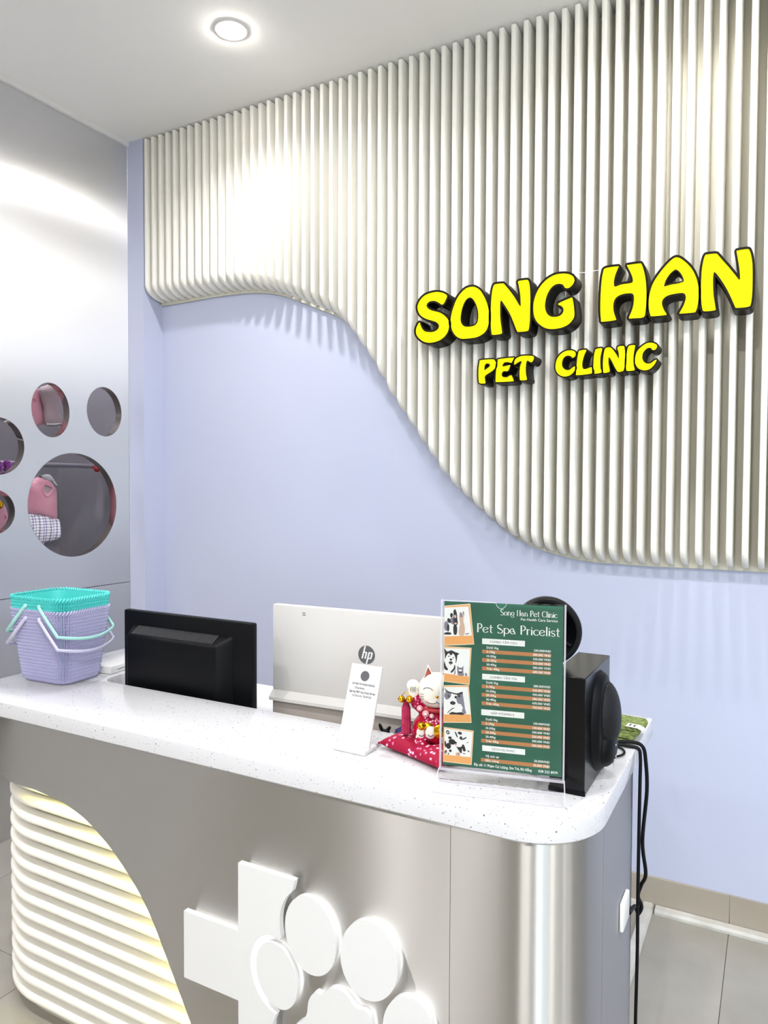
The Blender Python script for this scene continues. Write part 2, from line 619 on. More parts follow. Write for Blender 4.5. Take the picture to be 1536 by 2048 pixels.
# ------------------------------------------------------------------ traced outlines in metres
LETTERS = {
 'S': [[(-0.9768,1.9697), (-0.9845,1.9774), (-0.9972,1.9838), (-1.0165,1.9881), (-1.0379,1.9874), (-1.0596,1.9817), (-1.0759,1.9690), (-1.0846,1.9543), (-1.0860,1.9427), (-1.0811,1.9264), (-1.0701,1.9134), (-1.0526,1.9027), (-1.0309,1.8945), (-1.0158,1.8881), (-1.0072,1.8794), (-1.0067,1.8706), (-1.0124,1.8625), (-1.0263,1.8571), (-1.0436,1.8578), (-1.0588,1.8622), (-1.0676,1.8719), (-1.0732,1.8823), (-1.0761,1.8924), (-1.0809,1.8920), (-1.0885,1.8799), (-1.0918,1.8665), (-1.0884,1.8523), (-1.0784,1.8396), (-1.0630,1.8283), (-1.0434,1.8220), (-1.0218,1.8221), (-1.0004,1.8274), (-0.9835,1.8383), (-0.9730,1.8528), (-0.9685,1.8697), (-0.9690,1.8832), (-0.9754,1.8954), (-0.9882,1.9084), (-1.0053,1.9190), (-1.0268,1.9262), (-1.0419,1.9334), (-1.0506,1.9425), (-1.0507,1.9504), (-1.0442,1.9574), (-1.0335,1.9600), (-1.0205,1.9585), (-1.0077,1.9521), (-0.9970,1.9441), (-0.9895,1.9452), (-0.9822,1.9559)]],
 'O': [[(-0.8892,1.9893), (-0.8749,1.9846), (-0.8607,1.9734), (-0.8485,1.9550), (-0.8383,1.9332), (-0.8311,1.9080), (-0.8295,1.8854), (-0.8307,1.8631), (-0.8375,1.8450), (-0.8494,1.8330), (-0.8695,1.8246), (-0.8919,1.8229), (-0.9165,1.8233), (-0.9310,1.8266), (-0.9456,1.8366), (-0.9562,1.8511), (-0.9626,1.8690), (-0.9644,1.8885), (-0.9608,1.9111), (-0.9526,1.9351), (-0.9424,1.9569), (-0.9280,1.9742), (-0.9096,1.9871)],[(-0.8950,1.9550), (-0.8848,1.9481), (-0.8745,1.9299), (-0.8682,1.9084), (-0.8670,1.8895), (-0.8699,1.8728), (-0.8780,1.8642), (-0.8922,1.8609), (-0.9106,1.8622), (-0.9210,1.8686), (-0.9273,1.8807), (-0.9278,1.8960), (-0.9245,1.9167), (-0.9174,1.9368), (-0.9072,1.9508)]],
 'N': [[(-0.8095,1.9870), (-0.7855,1.9863), (-0.7790,1.9824), (-0.7616,1.9607), (-0.7442,1.9361), (-0.7269,1.9076), (-0.7254,1.9217), (-0.7273,1.9463), (-0.7318,1.9712), (-0.7345,1.9848), (-0.7277,1.9874), (-0.7066,1.9872), (-0.7007,1.9834), (-0.6960,1.9667), (-0.6939,1.9341), (-0.6941,1.8937), (-0.6948,1.8554), (-0.6977,1.8334), (-0.7029,1.8274), (-0.7303,1.8275), (-0.7368,1.8322), (-0.7477,1.8589), (-0.7609,1.8890), (-0.7784,1.9176), (-0.7905,1.9324), (-0.7924,1.9069), (-0.7910,1.8717), (-0.7859,1.8361), (-0.7884,1.8270), (-0.8168,1.8267), (-0.8213,1.8354), (-0.8242,1.8627), (-0.8245,1.9002), (-0.8233,1.9374), (-0.8203,1.9660), (-0.8160,1.9820)]],
 'G': [[(-0.5570,1.9685), (-0.5621,1.9789), (-0.5740,1.9868), (-0.5920,1.9912), (-0.6161,1.9911), (-0.6404,1.9815), (-0.6607,1.9641), (-0.6749,1.9419), (-0.6829,1.9167), (-0.6843,1.8926), (-0.6814,1.8721), (-0.6719,1.8530), (-0.6552,1.8372), (-0.6386,1.8285), (-0.6183,1.8254), (-0.5941,1.8270), (-0.5722,1.8356), (-0.5585,1.8509), (-0.5557,1.8644), (-0.5574,1.8861), (-0.5612,1.9082), (-0.5643,1.9154), (-0.5672,1.9148), (-0.6060,1.9016), (-0.5948,1.8924), (-0.5897,1.8839), (-0.5906,1.8741), (-0.5985,1.8651), (-0.6126,1.8621), (-0.6289,1.8648), (-0.6392,1.8735), (-0.6455,1.8882), (-0.6467,1.9044), (-0.6428,1.9259), (-0.6338,1.9448), (-0.6218,1.9572), (-0.6077,1.9617), (-0.5936,1.9585), (-0.5885,1.9519), (-0.5835,1.9458), (-0.5735,1.9451), (-0.5637,1.9517), (-0.5579,1.9607)]],
 'H': [[(-0.4661,1.9897), (-0.4302,1.9904), (-0.4274,1.9876), (-0.4301,1.9815), (-0.4363,1.9661), (-0.4400,1.9488), (-0.4398,1.9374), (-0.4366,1.9318), (-0.4200,1.9356), (-0.3996,1.9362), (-0.3890,1.9373), (-0.3864,1.9433), (-0.3890,1.9565), (-0.3962,1.9736), (-0.4034,1.9882), (-0.4003,1.9902), (-0.3693,1.9901), (-0.3631,1.9873), (-0.3567,1.9697), (-0.3509,1.9419), (-0.3482,1.9097), (-0.3480,1.8778), (-0.3496,1.8525), (-0.3547,1.8331), (-0.3825,1.8328), (-0.3942,1.8333), (-0.3959,1.8375), (-0.3891,1.8537), (-0.3839,1.8724), (-0.3826,1.8931), (-0.3851,1.9030), (-0.3929,1.9067), (-0.4117,1.9071), (-0.4275,1.9026), (-0.4369,1.8940), (-0.4407,1.8806), (-0.4404,1.8643), (-0.4371,1.8493), (-0.4329,1.8374), (-0.4352,1.8328), (-0.4730,1.8322), (-0.4763,1.8388), (-0.4785,1.8604), (-0.4790,1.8883), (-0.4782,1.9210), (-0.4762,1.9535), (-0.4724,1.9775)]],
 'A': [[(-0.2714,1.9930), (-0.2816,1.9875), (-0.2977,1.9725), (-0.3154,1.9514), (-0.3302,1.9280), (-0.3382,1.9036), (-0.3413,1.8802), (-0.3405,1.8562), (-0.3365,1.8382), (-0.3318,1.8330), (-0.2956,1.8325), (-0.2927,1.8358), (-0.2988,1.8467), (-0.3043,1.8616), (-0.3045,1.8726), (-0.2994,1.8815), (-0.2875,1.8879), (-0.2712,1.8899), (-0.2526,1.8902), (-0.2448,1.8868), (-0.2416,1.8798), (-0.2422,1.8700), (-0.2473,1.8541), (-0.2571,1.8354), (-0.2548,1.8322), (-0.2208,1.8314), (-0.2148,1.8340), (-0.2104,1.8482), (-0.2082,1.8709), (-0.2081,1.8937), (-0.2115,1.9154), (-0.2179,1.9358), (-0.2274,1.9551), (-0.2415,1.9735), (-0.2572,1.9881), (-0.2650,1.9921)],[(-0.2686,1.9583), (-0.2752,1.9561), (-0.2854,1.9473), (-0.2956,1.9314), (-0.2999,1.9162), (-0.2969,1.9150), (-0.2805,1.9177), (-0.2628,1.9185), (-0.2492,1.9216), (-0.2477,1.9267), (-0.2518,1.9388), (-0.2597,1.9514)]],
 'N.001': [[(-0.1930,1.9874), (-0.1870,1.9892), (-0.1661,1.9882), (-0.1601,1.9836), (-0.1479,1.9666), (-0.1329,1.9468), (-0.1180,1.9255), (-0.1053,1.9079), (-0.1041,1.9205), (-0.1067,1.9447), (-0.1107,1.9692), (-0.1135,1.9863), (-0.1103,1.9885), (-0.0873,1.9887), (-0.0815,1.9831), (-0.0769,1.9658), (-0.0739,1.9401), (-0.0730,1.8926), (-0.0736,1.8610), (-0.0761,1.8391), (-0.0817,1.8318), (-0.1105,1.8319), (-0.1150,1.8364), (-0.1241,1.8591), (-0.1378,1.8897), (-0.1545,1.9192), (-0.1675,1.9371), (-0.1711,1.9295), (-0.1714,1.9053), (-0.1694,1.8727), (-0.1643,1.8397), (-0.1657,1.8317), (-0.1920,1.8318), (-0.1974,1.8386), (-0.2007,1.8602), (-0.2023,1.8930), (-0.2018,1.9255), (-0.2007,1.9498), (-0.1973,1.9737)]],
 'P': [[(-0.8581,1.7490), (-0.8173,1.7488), (-0.8090,1.7438), (-0.8040,1.7340), (-0.8063,1.7218), (-0.8170,1.7116), (-0.8318,1.7033), (-0.8418,1.6962), (-0.8417,1.6852), (-0.8399,1.6756), (-0.8432,1.6727), (-0.8600,1.6750), (-0.8635,1.6819), (-0.8650,1.7041), (-0.8642,1.7277), (-0.8615,1.7433)],[(-0.8436,1.7167), (-0.8353,1.7208), (-0.8270,1.7265), (-0.8258,1.7326), (-0.8304,1.7361), (-0.8388,1.7360), (-0.8429,1.7292)]],
 'E': [[(-0.7959,1.7474), (-0.7472,1.7484), (-0.7456,1.7456), (-0.7535,1.7324), (-0.7616,1.7351), (-0.7746,1.7356), (-0.7810,1.7307), (-0.7818,1.7230), (-0.7583,1.7258), (-0.7574,1.7227), (-0.7646,1.7078), (-0.7776,1.7080), (-0.7840,1.7030), (-0.7848,1.6937), (-0.7790,1.6887), (-0.7676,1.6879), (-0.7547,1.6932), (-0.7482,1.6835), (-0.7462,1.6772), (-0.7497,1.6735), (-0.8034,1.6748), (-0.8059,1.6781), (-0.8053,1.7030), (-0.8023,1.7277), (-0.7991,1.7414)]],
 'T': [[(-0.7408,1.7429), (-0.7280,1.7496), (-0.7138,1.7515), (-0.6901,1.7492), (-0.6806,1.7449), (-0.6813,1.7366), (-0.6883,1.7288), (-0.7009,1.7351), (-0.7048,1.7278), (-0.7062,1.7111), (-0.7052,1.6927), (-0.7022,1.6788), (-0.7050,1.6744), (-0.7225,1.6753), (-0.7257,1.6804), (-0.7267,1.7004), (-0.7246,1.7202), (-0.7199,1.7344), (-0.7295,1.7328), (-0.7422,1.7261), (-0.7446,1.7309)]],
 'C': [[(-0.5504,1.7415), (-0.5529,1.7500), (-0.5648,1.7553), (-0.5815,1.7548), (-0.5983,1.7456), (-0.6090,1.7297), (-0.6124,1.7108), (-0.6098,1.6962), (-0.6000,1.6836), (-0.5854,1.6773), (-0.5687,1.6790), (-0.5569,1.6876), (-0.5504,1.6990), (-0.5523,1.7062), (-0.5594,1.7032), (-0.5713,1.6958), (-0.5833,1.6991), (-0.5911,1.7092), (-0.5913,1.7235), (-0.5861,1.7350), (-0.5766,1.7402), (-0.5658,1.7381), (-0.5598,1.7324), (-0.5527,1.7358)]],
 'L': [[(-0.5387,1.7523), (-0.5212,1.7536), (-0.5188,1.7494), (-0.5245,1.7370), (-0.5294,1.7186), (-0.5299,1.7045), (-0.5263,1.6960), (-0.5169,1.6960), (-0.5030,1.6997), (-0.5002,1.6929), (-0.5000,1.6812), (-0.5449,1.6785), (-0.5485,1.6847), (-0.5476,1.7059), (-0.5455,1.7293), (-0.5422,1.7479)]],
 'I': [[(-0.4898,1.7528), (-0.4738,1.7542), (-0.4719,1.7489), (-0.4758,1.7306), (-0.4767,1.7121), (-0.4753,1.6934), (-0.4728,1.6816), (-0.4935,1.6795), (-0.4968,1.6856), (-0.4971,1.7067), (-0.4960,1.7300), (-0.4934,1.7461)]],
 'N.002': [[(-0.4623,1.7527), (-0.4510,1.7545), (-0.4419,1.7486), (-0.4304,1.7315), (-0.4235,1.7194), (-0.4237,1.7355), (-0.4273,1.7531), (-0.4106,1.7550), (-0.4072,1.7490), (-0.4053,1.7294), (-0.4054,1.7042), (-0.4085,1.6838), (-0.4140,1.6807), (-0.4252,1.6804), (-0.4344,1.6949), (-0.4437,1.7141), (-0.4518,1.7252), (-0.4527,1.7079), (-0.4490,1.6868), (-0.4512,1.6811), (-0.4659,1.6799), (-0.4683,1.6882), (-0.4691,1.7115), (-0.4667,1.7392)]],
 'I.001': [[(-0.3950,1.7536), (-0.3785,1.7544), (-0.3774,1.7498), (-0.3804,1.7318), (-0.3812,1.7114), (-0.3799,1.6931), (-0.3775,1.6838), (-0.3808,1.6806), (-0.3985,1.6808), (-0.4019,1.6879), (-0.4022,1.7108), (-0.4003,1.7358)]],
 'C.001': [[(-0.3167,1.7421), (-0.3179,1.7501), (-0.3297,1.7568), (-0.3448,1.7570), (-0.3599,1.7482), (-0.3717,1.7356), (-0.3769,1.7179), (-0.3767,1.7019), (-0.3677,1.6865), (-0.3524,1.6792), (-0.3372,1.6808), (-0.3245,1.6911), (-0.3172,1.7040), (-0.3183,1.7075), (-0.3247,1.7046), (-0.3332,1.6985), (-0.3440,1.6982), (-0.3527,1.7046), (-0.3568,1.7162), (-0.3542,1.7307), (-0.3446,1.7412), (-0.3338,1.7425), (-0.3294,1.7365), (-0.3219,1.7358)]],
}
PANEL_CURVE = [(-2.431,2.144), (-2.327,2.143), (-2.211,2.145), (-2.072,2.145), (-1.939,2.139), (-1.836,2.124), (-1.761,2.103), (-1.688,2.074), (-1.593,2.032), (-1.505,1.993), (-1.464,1.964), (-1.428,1.931), (-1.389,1.883), (-1.354,1.837), (-1.308,1.774), (-1.265,1.704), (-1.222,1.634), (-1.178,1.574), (-1.135,1.515), (-1.093,1.456), (-1.052,1.402), (-1.012,1.348), (-0.957,1.298), (-0.878,1.231), (-0.803,1.175), (-0.729,1.136), (-0.658,1.116), (-0.590,1.102), (-0.522,1.094), (-0.424,1.092), (-0.331,1.090), (-0.181,1.091), (-0.023,1.090)]
VEST = [(1.979,1.365), (2.004,1.375), (2.040,1.365), (2.066,1.356), (2.088,1.332), (2.094,1.304), (2.095,1.246), (2.093,1.194), (2.048,1.204), (2.017,1.215), (1.955,1.222), (1.883,1.231), (1.871,1.284), (1.891,1.338), (1.935,1.363)]
COLLAR = [(1.979,1.374), (2.020,1.386), (2.043,1.385), (2.063,1.364), (2.080,1.337), (2.058,1.353), (2.032,1.363), (1.997,1.375)]
ARMHOLE = [(2.012,1.343), (2.030,1.341), (2.053,1.330), (2.043,1.307), (2.024,1.294), (2.009,1.310), (2.007,1.328)]
SKIRT = [(1.889,1.233), (1.962,1.222), (2.025,1.215), (2.056,1.203), (2.100,1.194), (2.114,1.127), (2.108,1.115), (2.070,1.099), (2.041,1.098), (2.028,1.085), (1.968,1.107), (1.900,1.118), (1.865,1.131)]
RAIL = [(2.009,1.435), (2.367,1.423)]
PINKDRESS = [(1.910,1.713), (1.982,1.743), (2.018,1.725), (2.036,1.633), (2.026,1.599), (1.998,1.591), (1.937,1.578), (1.890,1.588), (1.886,1.662)]
GREYVEST = [(1.972,1.734), (2.003,1.754), (2.040,1.767), (2.065,1.729), (2.071,1.652), (2.093,1.603), (2.057,1.592), (2.001,1.590), (1.995,1.666)]
SCRUNCH = [(1.790,1.414), (1.817,1.415), (1.843,1.410)]
PINK2 = [(1.756,1.301), (1.829,1.280), (1.856,1.240), (1.860,1.200), (1.834,1.157), (1.734,1.146)]
KNOB = [(2.333,1.418)]

# ================================================================== the room
# floor: a slab with recessed joints, tiles near the counter laid one by one
TP = 0.55
fl = struct(box('floor', (-3.3, YF - 0.1, -0.06), (XR + 0.1, YB + 0.1, -0.004), M['grout']))
tile_bm = bmesh.new()
bmesh.ops.create_cube(tile_bm, size=1.0)
for q in tile_bm.verts:
    q.co = Vector((q.co.x * (TP - 0.0016), q.co.y * (TP - 0.0016), q.co.z * 0.008 - 0.004))
bmesh.ops.bevel(tile_bm, geom=[e for e in tile_bm.edges if all(abs(q.co.z) < 1e-4 for q in e.verts)], offset=0.0008, segments=1, affect='EDGES')
tile_me = bpy.data.meshes.new('tile')
tile_bm.to_mesh(tile_me)
tile_bm.free()
tile_me.materials.append(M['tile'])
for i in range(-6, 11):
    for j in range(-9, 3):
        x, y = -0.108 + TP * (i + 0.5), 1.284 + TP * (j + 0.5)
        if x > XR or y < YF:
            continue
        o = bpy.data.objects.new('tile', tile_me)
        col.objects.link(o)
        o.parent = fl
        o.location = (x, y, 0.0)

struct(box('ceiling', (-3.3, YF - 0.1, ZC), (XR + 0.1, YB + 0.1, ZC + 0.1), M['ceiling']))
wb = struct(box('wall_back', (-2.6, YB, 0.0), (XR + 0.1, YB + 0.1, ZC), M['wallblue']))
struct(box('wall_right', (XR, YF, 0.0), (XR + 0.1, YB, ZC), M['wallpale']))
struct(prism('wall_front', [[(XL - 0.8, 0), (XR, 0), (XR, ZC), (XL - 0.8, ZC)],
       [(WIN[0], WIN[2]), (WIN[1], WIN[2]), (WIN[1], WIN[3]), (WIN[0], WIN[3])]], XZ(YF), -0.1, 0.0, M['wallpale']))
w1 = struct(empty('window_1', (0, YF, 0)))
WS = [WIN[0] + (WIN[1] - WIN[0]) * k / 3 for k in range(4)]
for x in WS:
    box('mullion', (x - 0.025, -0.08, WIN[2]), (x + 0.025, -0.02, WIN[3]), M['black'], w1)
for z in (WIN[2] + 0.02, 2.1, WIN[3] - 0.02):
    box('transom', (WIN[0], -0.075, z - 0.02), (WIN[1], -0.025, z + 0.02), M['black'], w1)
for a, b in zip(WS, WS[1:]):
    for c, d in ((WIN[2], 2.1), (2.1, WIN[3])):
        flat('pane', [(a + 0.02, c + 0.01), (b - 0.02, c + 0.01), (b - 0.02, d - 0.01), (a + 0.02, d - 0.01)], XZ(-0.05), M['glass'], w1)
pl = bpy.data.lights.new('window portal', 'AREA')
pl.shape = 'RECTANGLE'
pl.size, pl.size_y = WIN[1] - WIN[0], WIN[3] - WIN[2]
pl.cycles.is_portal = True
plo = bpy.data.objects.new('window_portal', pl)
col.objects.link(plo)
plo.location = ((WIN[0] + WIN[1]) / 2, YF - 0.12, (WIN[2] + WIN[3]) / 2)
plo.rotation_euler = (R(90), 0, 0)

# corner column, skirting, trunking
struct(box('wall_column', (XL, 2.308, 0.0), (-2.443, YB, ZC), M['wallblue']))
bb = struct(empty('baseboard_back', (0, 0, 0)))
for i in range(-5, 10):
    a = -0.108 + TP * i
    box('skirting_tile', (max(a, -2.443) + 0.0003, YB - 0.008, 0.0), (a + TP - 0.0003, YB, 0.101), M['baseboard'], bb, 0.001, 1)
tk = tag(empty('cable_trunking', (-0.34, 2.39, 0)), 'scuffed white plastic cable trunking lying along the beige skirting', 'trunking')
bm = bmesh.new()


def trunk_profile(name, a, b, parent):
    d = Vector(b) - Vector(a)
    L = d.length
    d.normalize()
    s = Vector((-d.y, d.x, 0))
    prof = [(-0.018, 0), (-0.018, 0.008), (-0.013, 0.016), (0.013, 0.016), (0.018, 0.008), (0.018, 0)]
    vs_ = []
    for t in (0, L):
        for u, z in prof:
            vs_.append(Vector(a) + d * t + s * u + Vector((0, 0, z)))
    n = len(prof)
    fs = [(i, (i + 1) % n, n + (i + 1) % n, n + i) for i in range(n)] + [tuple(range(n)), tuple(range(2 * n - 1, n - 1, -1))]
    return mk(name, [tuple(q - Vector((-0.34, 2.39, 0))) for q in vs_], fs, M['trunk'], parent)


bm.free()
trunk_profile('trunking_run', (-0.318, 2.396, 0), (1.6, 2.396, 0), tk)
trunk_profile('trunking_branch', (-0.342, 1.60, 0), (-0.342, 2.412, 0), tk)
trunk_profile('trunking_run', (-0.80, 2.398, 0), (-0.366, 2.398, 0), tk)

# ------------------------------------------------------------------ steel partition with paw cut-outs
wl = struct(empty('wall_left', (XL, 0, 0)))
HOLES = {'toe': [ellipse(1.914, 1.637, 0.086, 0.108, 56, R(4)), ellipse(2.175, 1.655, 0.091, 0.105, 56, R(2)),
                 ellipse(1.690, 1.484, 0.107, 0.107, 56), ellipse(1.672, 1.240, 0.083, 0.083, 56)],
         'pad': [ellipse(2.021, 1.260, 0.2135, 0.2125, 72)]}
loops = HOLES['toe'] + HOLES['pad']
YZ = lambda u, v, w: (-w, u, v)
prism('upper_panel', [[(-0.6, 0.9145), (2.307, 0.9145), (2.307, 2.822), (-0.6, 2.822)]] + loops, YZ, 0.0, 0.034, M['steelwall'], wl, 30,
      lambda u, v: (u, v))
prism('lower_panel', [[(-0.6, 0.0), (2.307, 0.0), (2.307, 0.9115), (-0.6, 0.9115)]], YZ, 0.0, 0.034, M['steelwall'], wl, 30,
      lambda u, v: (u, v))
box('seam_backing', (-0.034, -0.6, 0.900), (-0.012, 2.307, 0.925), M['blackmat'], wl)
for lp in loops:
    inner = offset(lp, -0.0012)
    n = len(lp)
    vs_ = [YZ(q[0], q[1], -0.0006) for q in lp] + [YZ(q[0], q[1], -0.0006) for q in inner] + [YZ(q[0], q[1], 0.0346) for q in inner] + [YZ(q[0], q[1], 0.0346) for q in lp]
    fs = []
    for i in range(n):
        j = (i + 1) % n
        for k in range(3):
            fs.append((k * n + i, k * n + j, (k + 1) * n + j, (k + 1) * n + i))
    mk('hole_rim', vs_, fs, M['mirror'], wl, 40)
struct(box('trim_1', (XL - 0.03, -0.6, 2.822), (XL + 0.012, 2.308, ZC), M['white']))
struct(box('wall_left_front', (XL - 0.034, YF, 0), (XL, -0.6, ZC), M['wallpale']))
# display closet behind the partition
struct(box('wall_closet_back', (-3.2, 0.9, 0), (-3.12, 2.47, ZC), M['closet']))
struct(box('wall_closet_end', (-3.12, 2.395, 0), (-2.571, 2.47, ZC), M['closet']))
struct(box('wall_closet_side', (-3.12, 0.82, 0), (-2.571, 0.9, ZC), M['closet']))
cl = tag(empty('closet_fill_lamp', (-2.86, 1.85, ZC)), 'added unseen round lamp that brightens the clothes closet', 'lamp')  # added lamp out of view, brightens the clothes behind the holes
lathe('fill_lamp_body', [(0, -0.03), (0.05, -0.03), (0.06, -0.02), (0.06, 0), (0, 0)], M['white'], cl, 24)
ld = bpy.data.lights.new('closet fill light', 'POINT')
ld.energy = 26
ld.shadow_soft_size = 0.05
lo = bpy.data.objects.new('closet_fill_light', ld)
col.objects.link(lo)
lo.parent = cl
lo.location = (0, 0, -0.08)

# ------------------------------------------------------------------ slatted wall panel
YFR, YBK, SP, SX0, SW = 2.308, 2.408, 0.041156, -2.4359, 0.0168
NSL = 68
XEND = SX0 + NSL * SP
pc = [(-2.442, 2.144)] + PANEL_CURVE[1:] + [(XEND, 1.090)]
curve = catmull(pc, 4, closed=False)


def panel_z(x):
    for (a, za), (b, zb) in zip(curve, curve[1:]):
        if a <= x <= b:
            return za + (zb - za) * (x - a) / max(b - a, 1e-9)
    return curve[0][1] if x < curve[0][0] else curve[-1][1]


sp = tag(empty('slat_panel', (0, YB, 0)), 'cream slatted wall panel with an S-shaped lower edge behind the yellow sign', 'wall panel')
rel = lambda u, v, w: (u, w - YB, v)
prism('backing', [[(q[0], q[1]) for q in curve] + [(XEND, ZC - 0.012), (-2.442, ZC - 0.012)]], rel, YBK, YB - 0.0005, M['slatback'], sp)
sect = [(0.0, 0.0045), (0.0012, 0.0015), (0.0045, 0.0), (SW - 0.0045, 0.0), (SW - 0.0012, 0.0015), (SW, 0.0045)]
for i in range(NSL):
    x0 = SX0 + i * SP
    zb = max(panel_z(x0 + SW * 0.5), 0) + 0.010
    path = [(YFR, ZC - 0.006, (-1, 0))]
    RY, RZ = YBK - YFR, 0.058
    for k in range(0, 9):
        a = k / 8 * math.pi / 2
        path.append((YBK - RY * math.cos(a), zb + RZ - RZ * math.sin(a), (-math.cos(a), -math.sin(a))))
    vs_, fs = [], []
    n = len(sect)
    for (yy, zz, nr) in path:
        for dx, ins in sect:
            vs_.append((x0 + dx, yy - nr[0] * ins - YB, zz - nr[1] * ins if zz < ZC - 0.01 else zz))
    for p in range(len(path) - 1):
        for k in range(n - 1):
            fs.append((p * n + k, p * n + k + 1, (p + 1) * n + k + 1, (p + 1) * n + k))
    nb = len(vs_)
    vs_ += [(x0, YBK - YB, ZC - 0.006), (x0 + SW, YBK - YB, ZC - 0.006), (x0, YBK - YB, zb), (x0 + SW, YBK - YB, zb)]
    fs.append(tuple(p * n for p in range(len(path))) + (nb + 2, nb))
    fs.append(tuple(reversed([p * n + n - 1 for p in range(len(path))])) + (nb + 1, nb + 3))
    fs.append(tuple(range(n)) + (nb + 1, nb))
    mk('slat', vs_, fs, M['slat'], sp, 35)

# ------------------------------------------------------------------ illuminated lettering


def build_sign(keys, name, label, rim):
    s = tag(empty(name, (0, YB, 0)), label, 'sign')
    for k in keys:
        lps = [catmull(q, 4) for q in LETTERS[k]]
        shell = [grow(lps[0], rim)] + [grow(q, -min(rim, 0.0035)) for q in lps[1:]]
        sh = prism('letter', shell, rel, 2.2405, YFR - 0.001, M['letterside'], s, 35)
        prism('letter_trim', [shell[0], lps[0]], rel, 2.2358, 2.2410, M['letterside'], sh, 35)
        for a, b in zip(lps[1:], shell[1:]):
            prism('letter_trim', [a, b], rel, 2.2358, 2.2410, M['letterside'], sh, 35)
        prism('letter_face', lps, rel, 2.2385, 2.2404, M['yellow'], sh, 35)
    return s


sg = build_sign(['S', 'O', 'N', 'G', 'H', 'A', 'N.001'], 'sign_lettering', 'large glowing yellow SONG HAN letters with dark sides on the slats', 0.0062)
tube('sign_wire', [(-0.60, 2.30 - YB, 1.985), (-0.564, 2.27 - YB, 1.996), (-0.533, 2.268 - YB, 1.994), (-0.491, 2.27 - YB, 1.996), (-0.47, 2.29 - YB, 1.99)], 0.0012, M['white'], sg, 6)
build_sign(['P', 'E', 'T', 'C', 'L', 'I', 'N.002', 'I.001', 'C.001'], 'sign_lettering', 'small glowing yellow PET CLINIC letters under the larger word', 0.0040)

# ------------------------------------------------------------------ ceiling downlights
LAMPS = [(-1.614, 1.909, 'beside the slatted panel'), (-0.21, 1.909, 'above the yellow sign'),
         (-1.614, 0.2, 'before the counter, left'), (-0.21, 0.2, 'above the viewer'), (1.19, 0.2, 'right of the viewer'), (2.6, 0.2, 'in the middle of the shop'), (4.0, 0.2, 'by the right wall'),
         (-1.614, -1.5, 'behind, left'), (-0.21, -1.5, 'behind the viewer'), (1.19, -1.5, 'near the storefront'), (2.6, -1.5, 'before the storefront glass'), (4.0, -1.5, 'in the storefront corner')]
dl = empty('downlight', (LAMPS[0][0], LAMPS[0][1], ZC))
lathe('trim_ring', [(0.043, 0.0), (0.043, -0.003), (0.052, -0.004), (0.058, -0.001), (0.058, 0.0)], M['white'], dl, 40)
lathe('lens', [(0, -0.016), (0.018, -0.0148), (0.033, -0.0105), (0.041, -0.004), (0.043, 0.0)], M['lens'], dl, 20)
ad = bpy.data.lights.new('downlight beam', 'AREA')
ad.shape = 'DISK'
ad.size = 0.075
ad.energy = WALL_LAMP_W
ad.spread = R(145)
ad.color = (1.0, 0.99, 0.985)
al = bpy.data.objects.new('beam', ad)
col.objects.link(al)
al.parent = dl
al.location = (0, 0, -0.018)
for i, (x, y, nm) in enumerate(LAMPS):
    d = dl if i == 0 else dup(dl)
    d.location = (x, y, ZC)
    if y < 1:
        lamp = [c for c in d.children if c.type == 'LIGHT'][0]
        if i == 2:
            ad2 = ad.copy()
            ad2.energy = LAMP_W
            ad2.spread = R(180)
        lamp.data = ad2
    tag(d, 'round recessed white downlight in the ceiling ' + nm, 'lamp', 'ceiling downlights')

# ================================================================== reception counter
ZT0, ZT1 = 0.76, 0.80
CXL, CXR, CYF = -1.895, -0.247, 1.120


def arc(cx, cy, r, a0, a1, n):
    return [(cx + r * math.cos(R(a0 + (a1 - a0) * i / n)), cy + r * math.sin(R(a0 + (a1 - a0) * i / n))) for i in range(n + 1)]


# worktop: U-shaped slab, rounded front corners, eased edges
rc = 0.128
top = (arc(CXR - rc, CYF + rc, rc, -90, 0, 14) + arc(CXR - 0.014, 1.78 - 0.014, 0.014, 0, 90, 5) + [(-0.50, 1.78)]
       + arc(-0.50 - 0.03, 1.39 + 0.03, 0.03, 0, -90, 6) + arc(-1.64 + 0.045, 1.385 + 0.045, 0.045, -90, -180, 8)
       + [(-1.64, 1.80), (CXL, 1.80)] + arc(CXL + rc, CYF + rc, rc, 180, 270, 14))
lay = [(-0.004, ZT0), (0.0, ZT0 + 0.004), (0.0, ZT1 - 0.004), (-0.0012, ZT1 - 0.0012), (-0.004, ZT1)]
vs_, fs = [], []
n = len(top)
for d, z in lay:
    vs_ += [(q[0], q[1], z) for q in offset(top, d)]
for k in range(len(lay) - 1):
    for i in range(n):
        j = (i + 1) % n
        fs.append((k * n + i, k * n + j, (k + 1) * n + j, (k + 1) * n + i))
for k, rev in ((0, True), (len(lay) - 1, False)):
    tr = tessellate_polygon([[Vector((vs_[k * n + i][0], vs_[k * n + i][1], 0)) for i in range(n)]])
    fs += [tuple(k * n + i for i in (reversed(t) if rev else t)) for t in tr]
wt = mk('countertop', vs_, fs, M['quartz'], None, 35)
tag(wt, 'white speckled quartz worktop with rounded corners on the reception counter', 'countertop')

# body: one path in plan, right side -> front -> wide left corner
rb, rl = 0.125, 0.28
BX0, BX1, BY = -1.893, -0.250, 1.1235


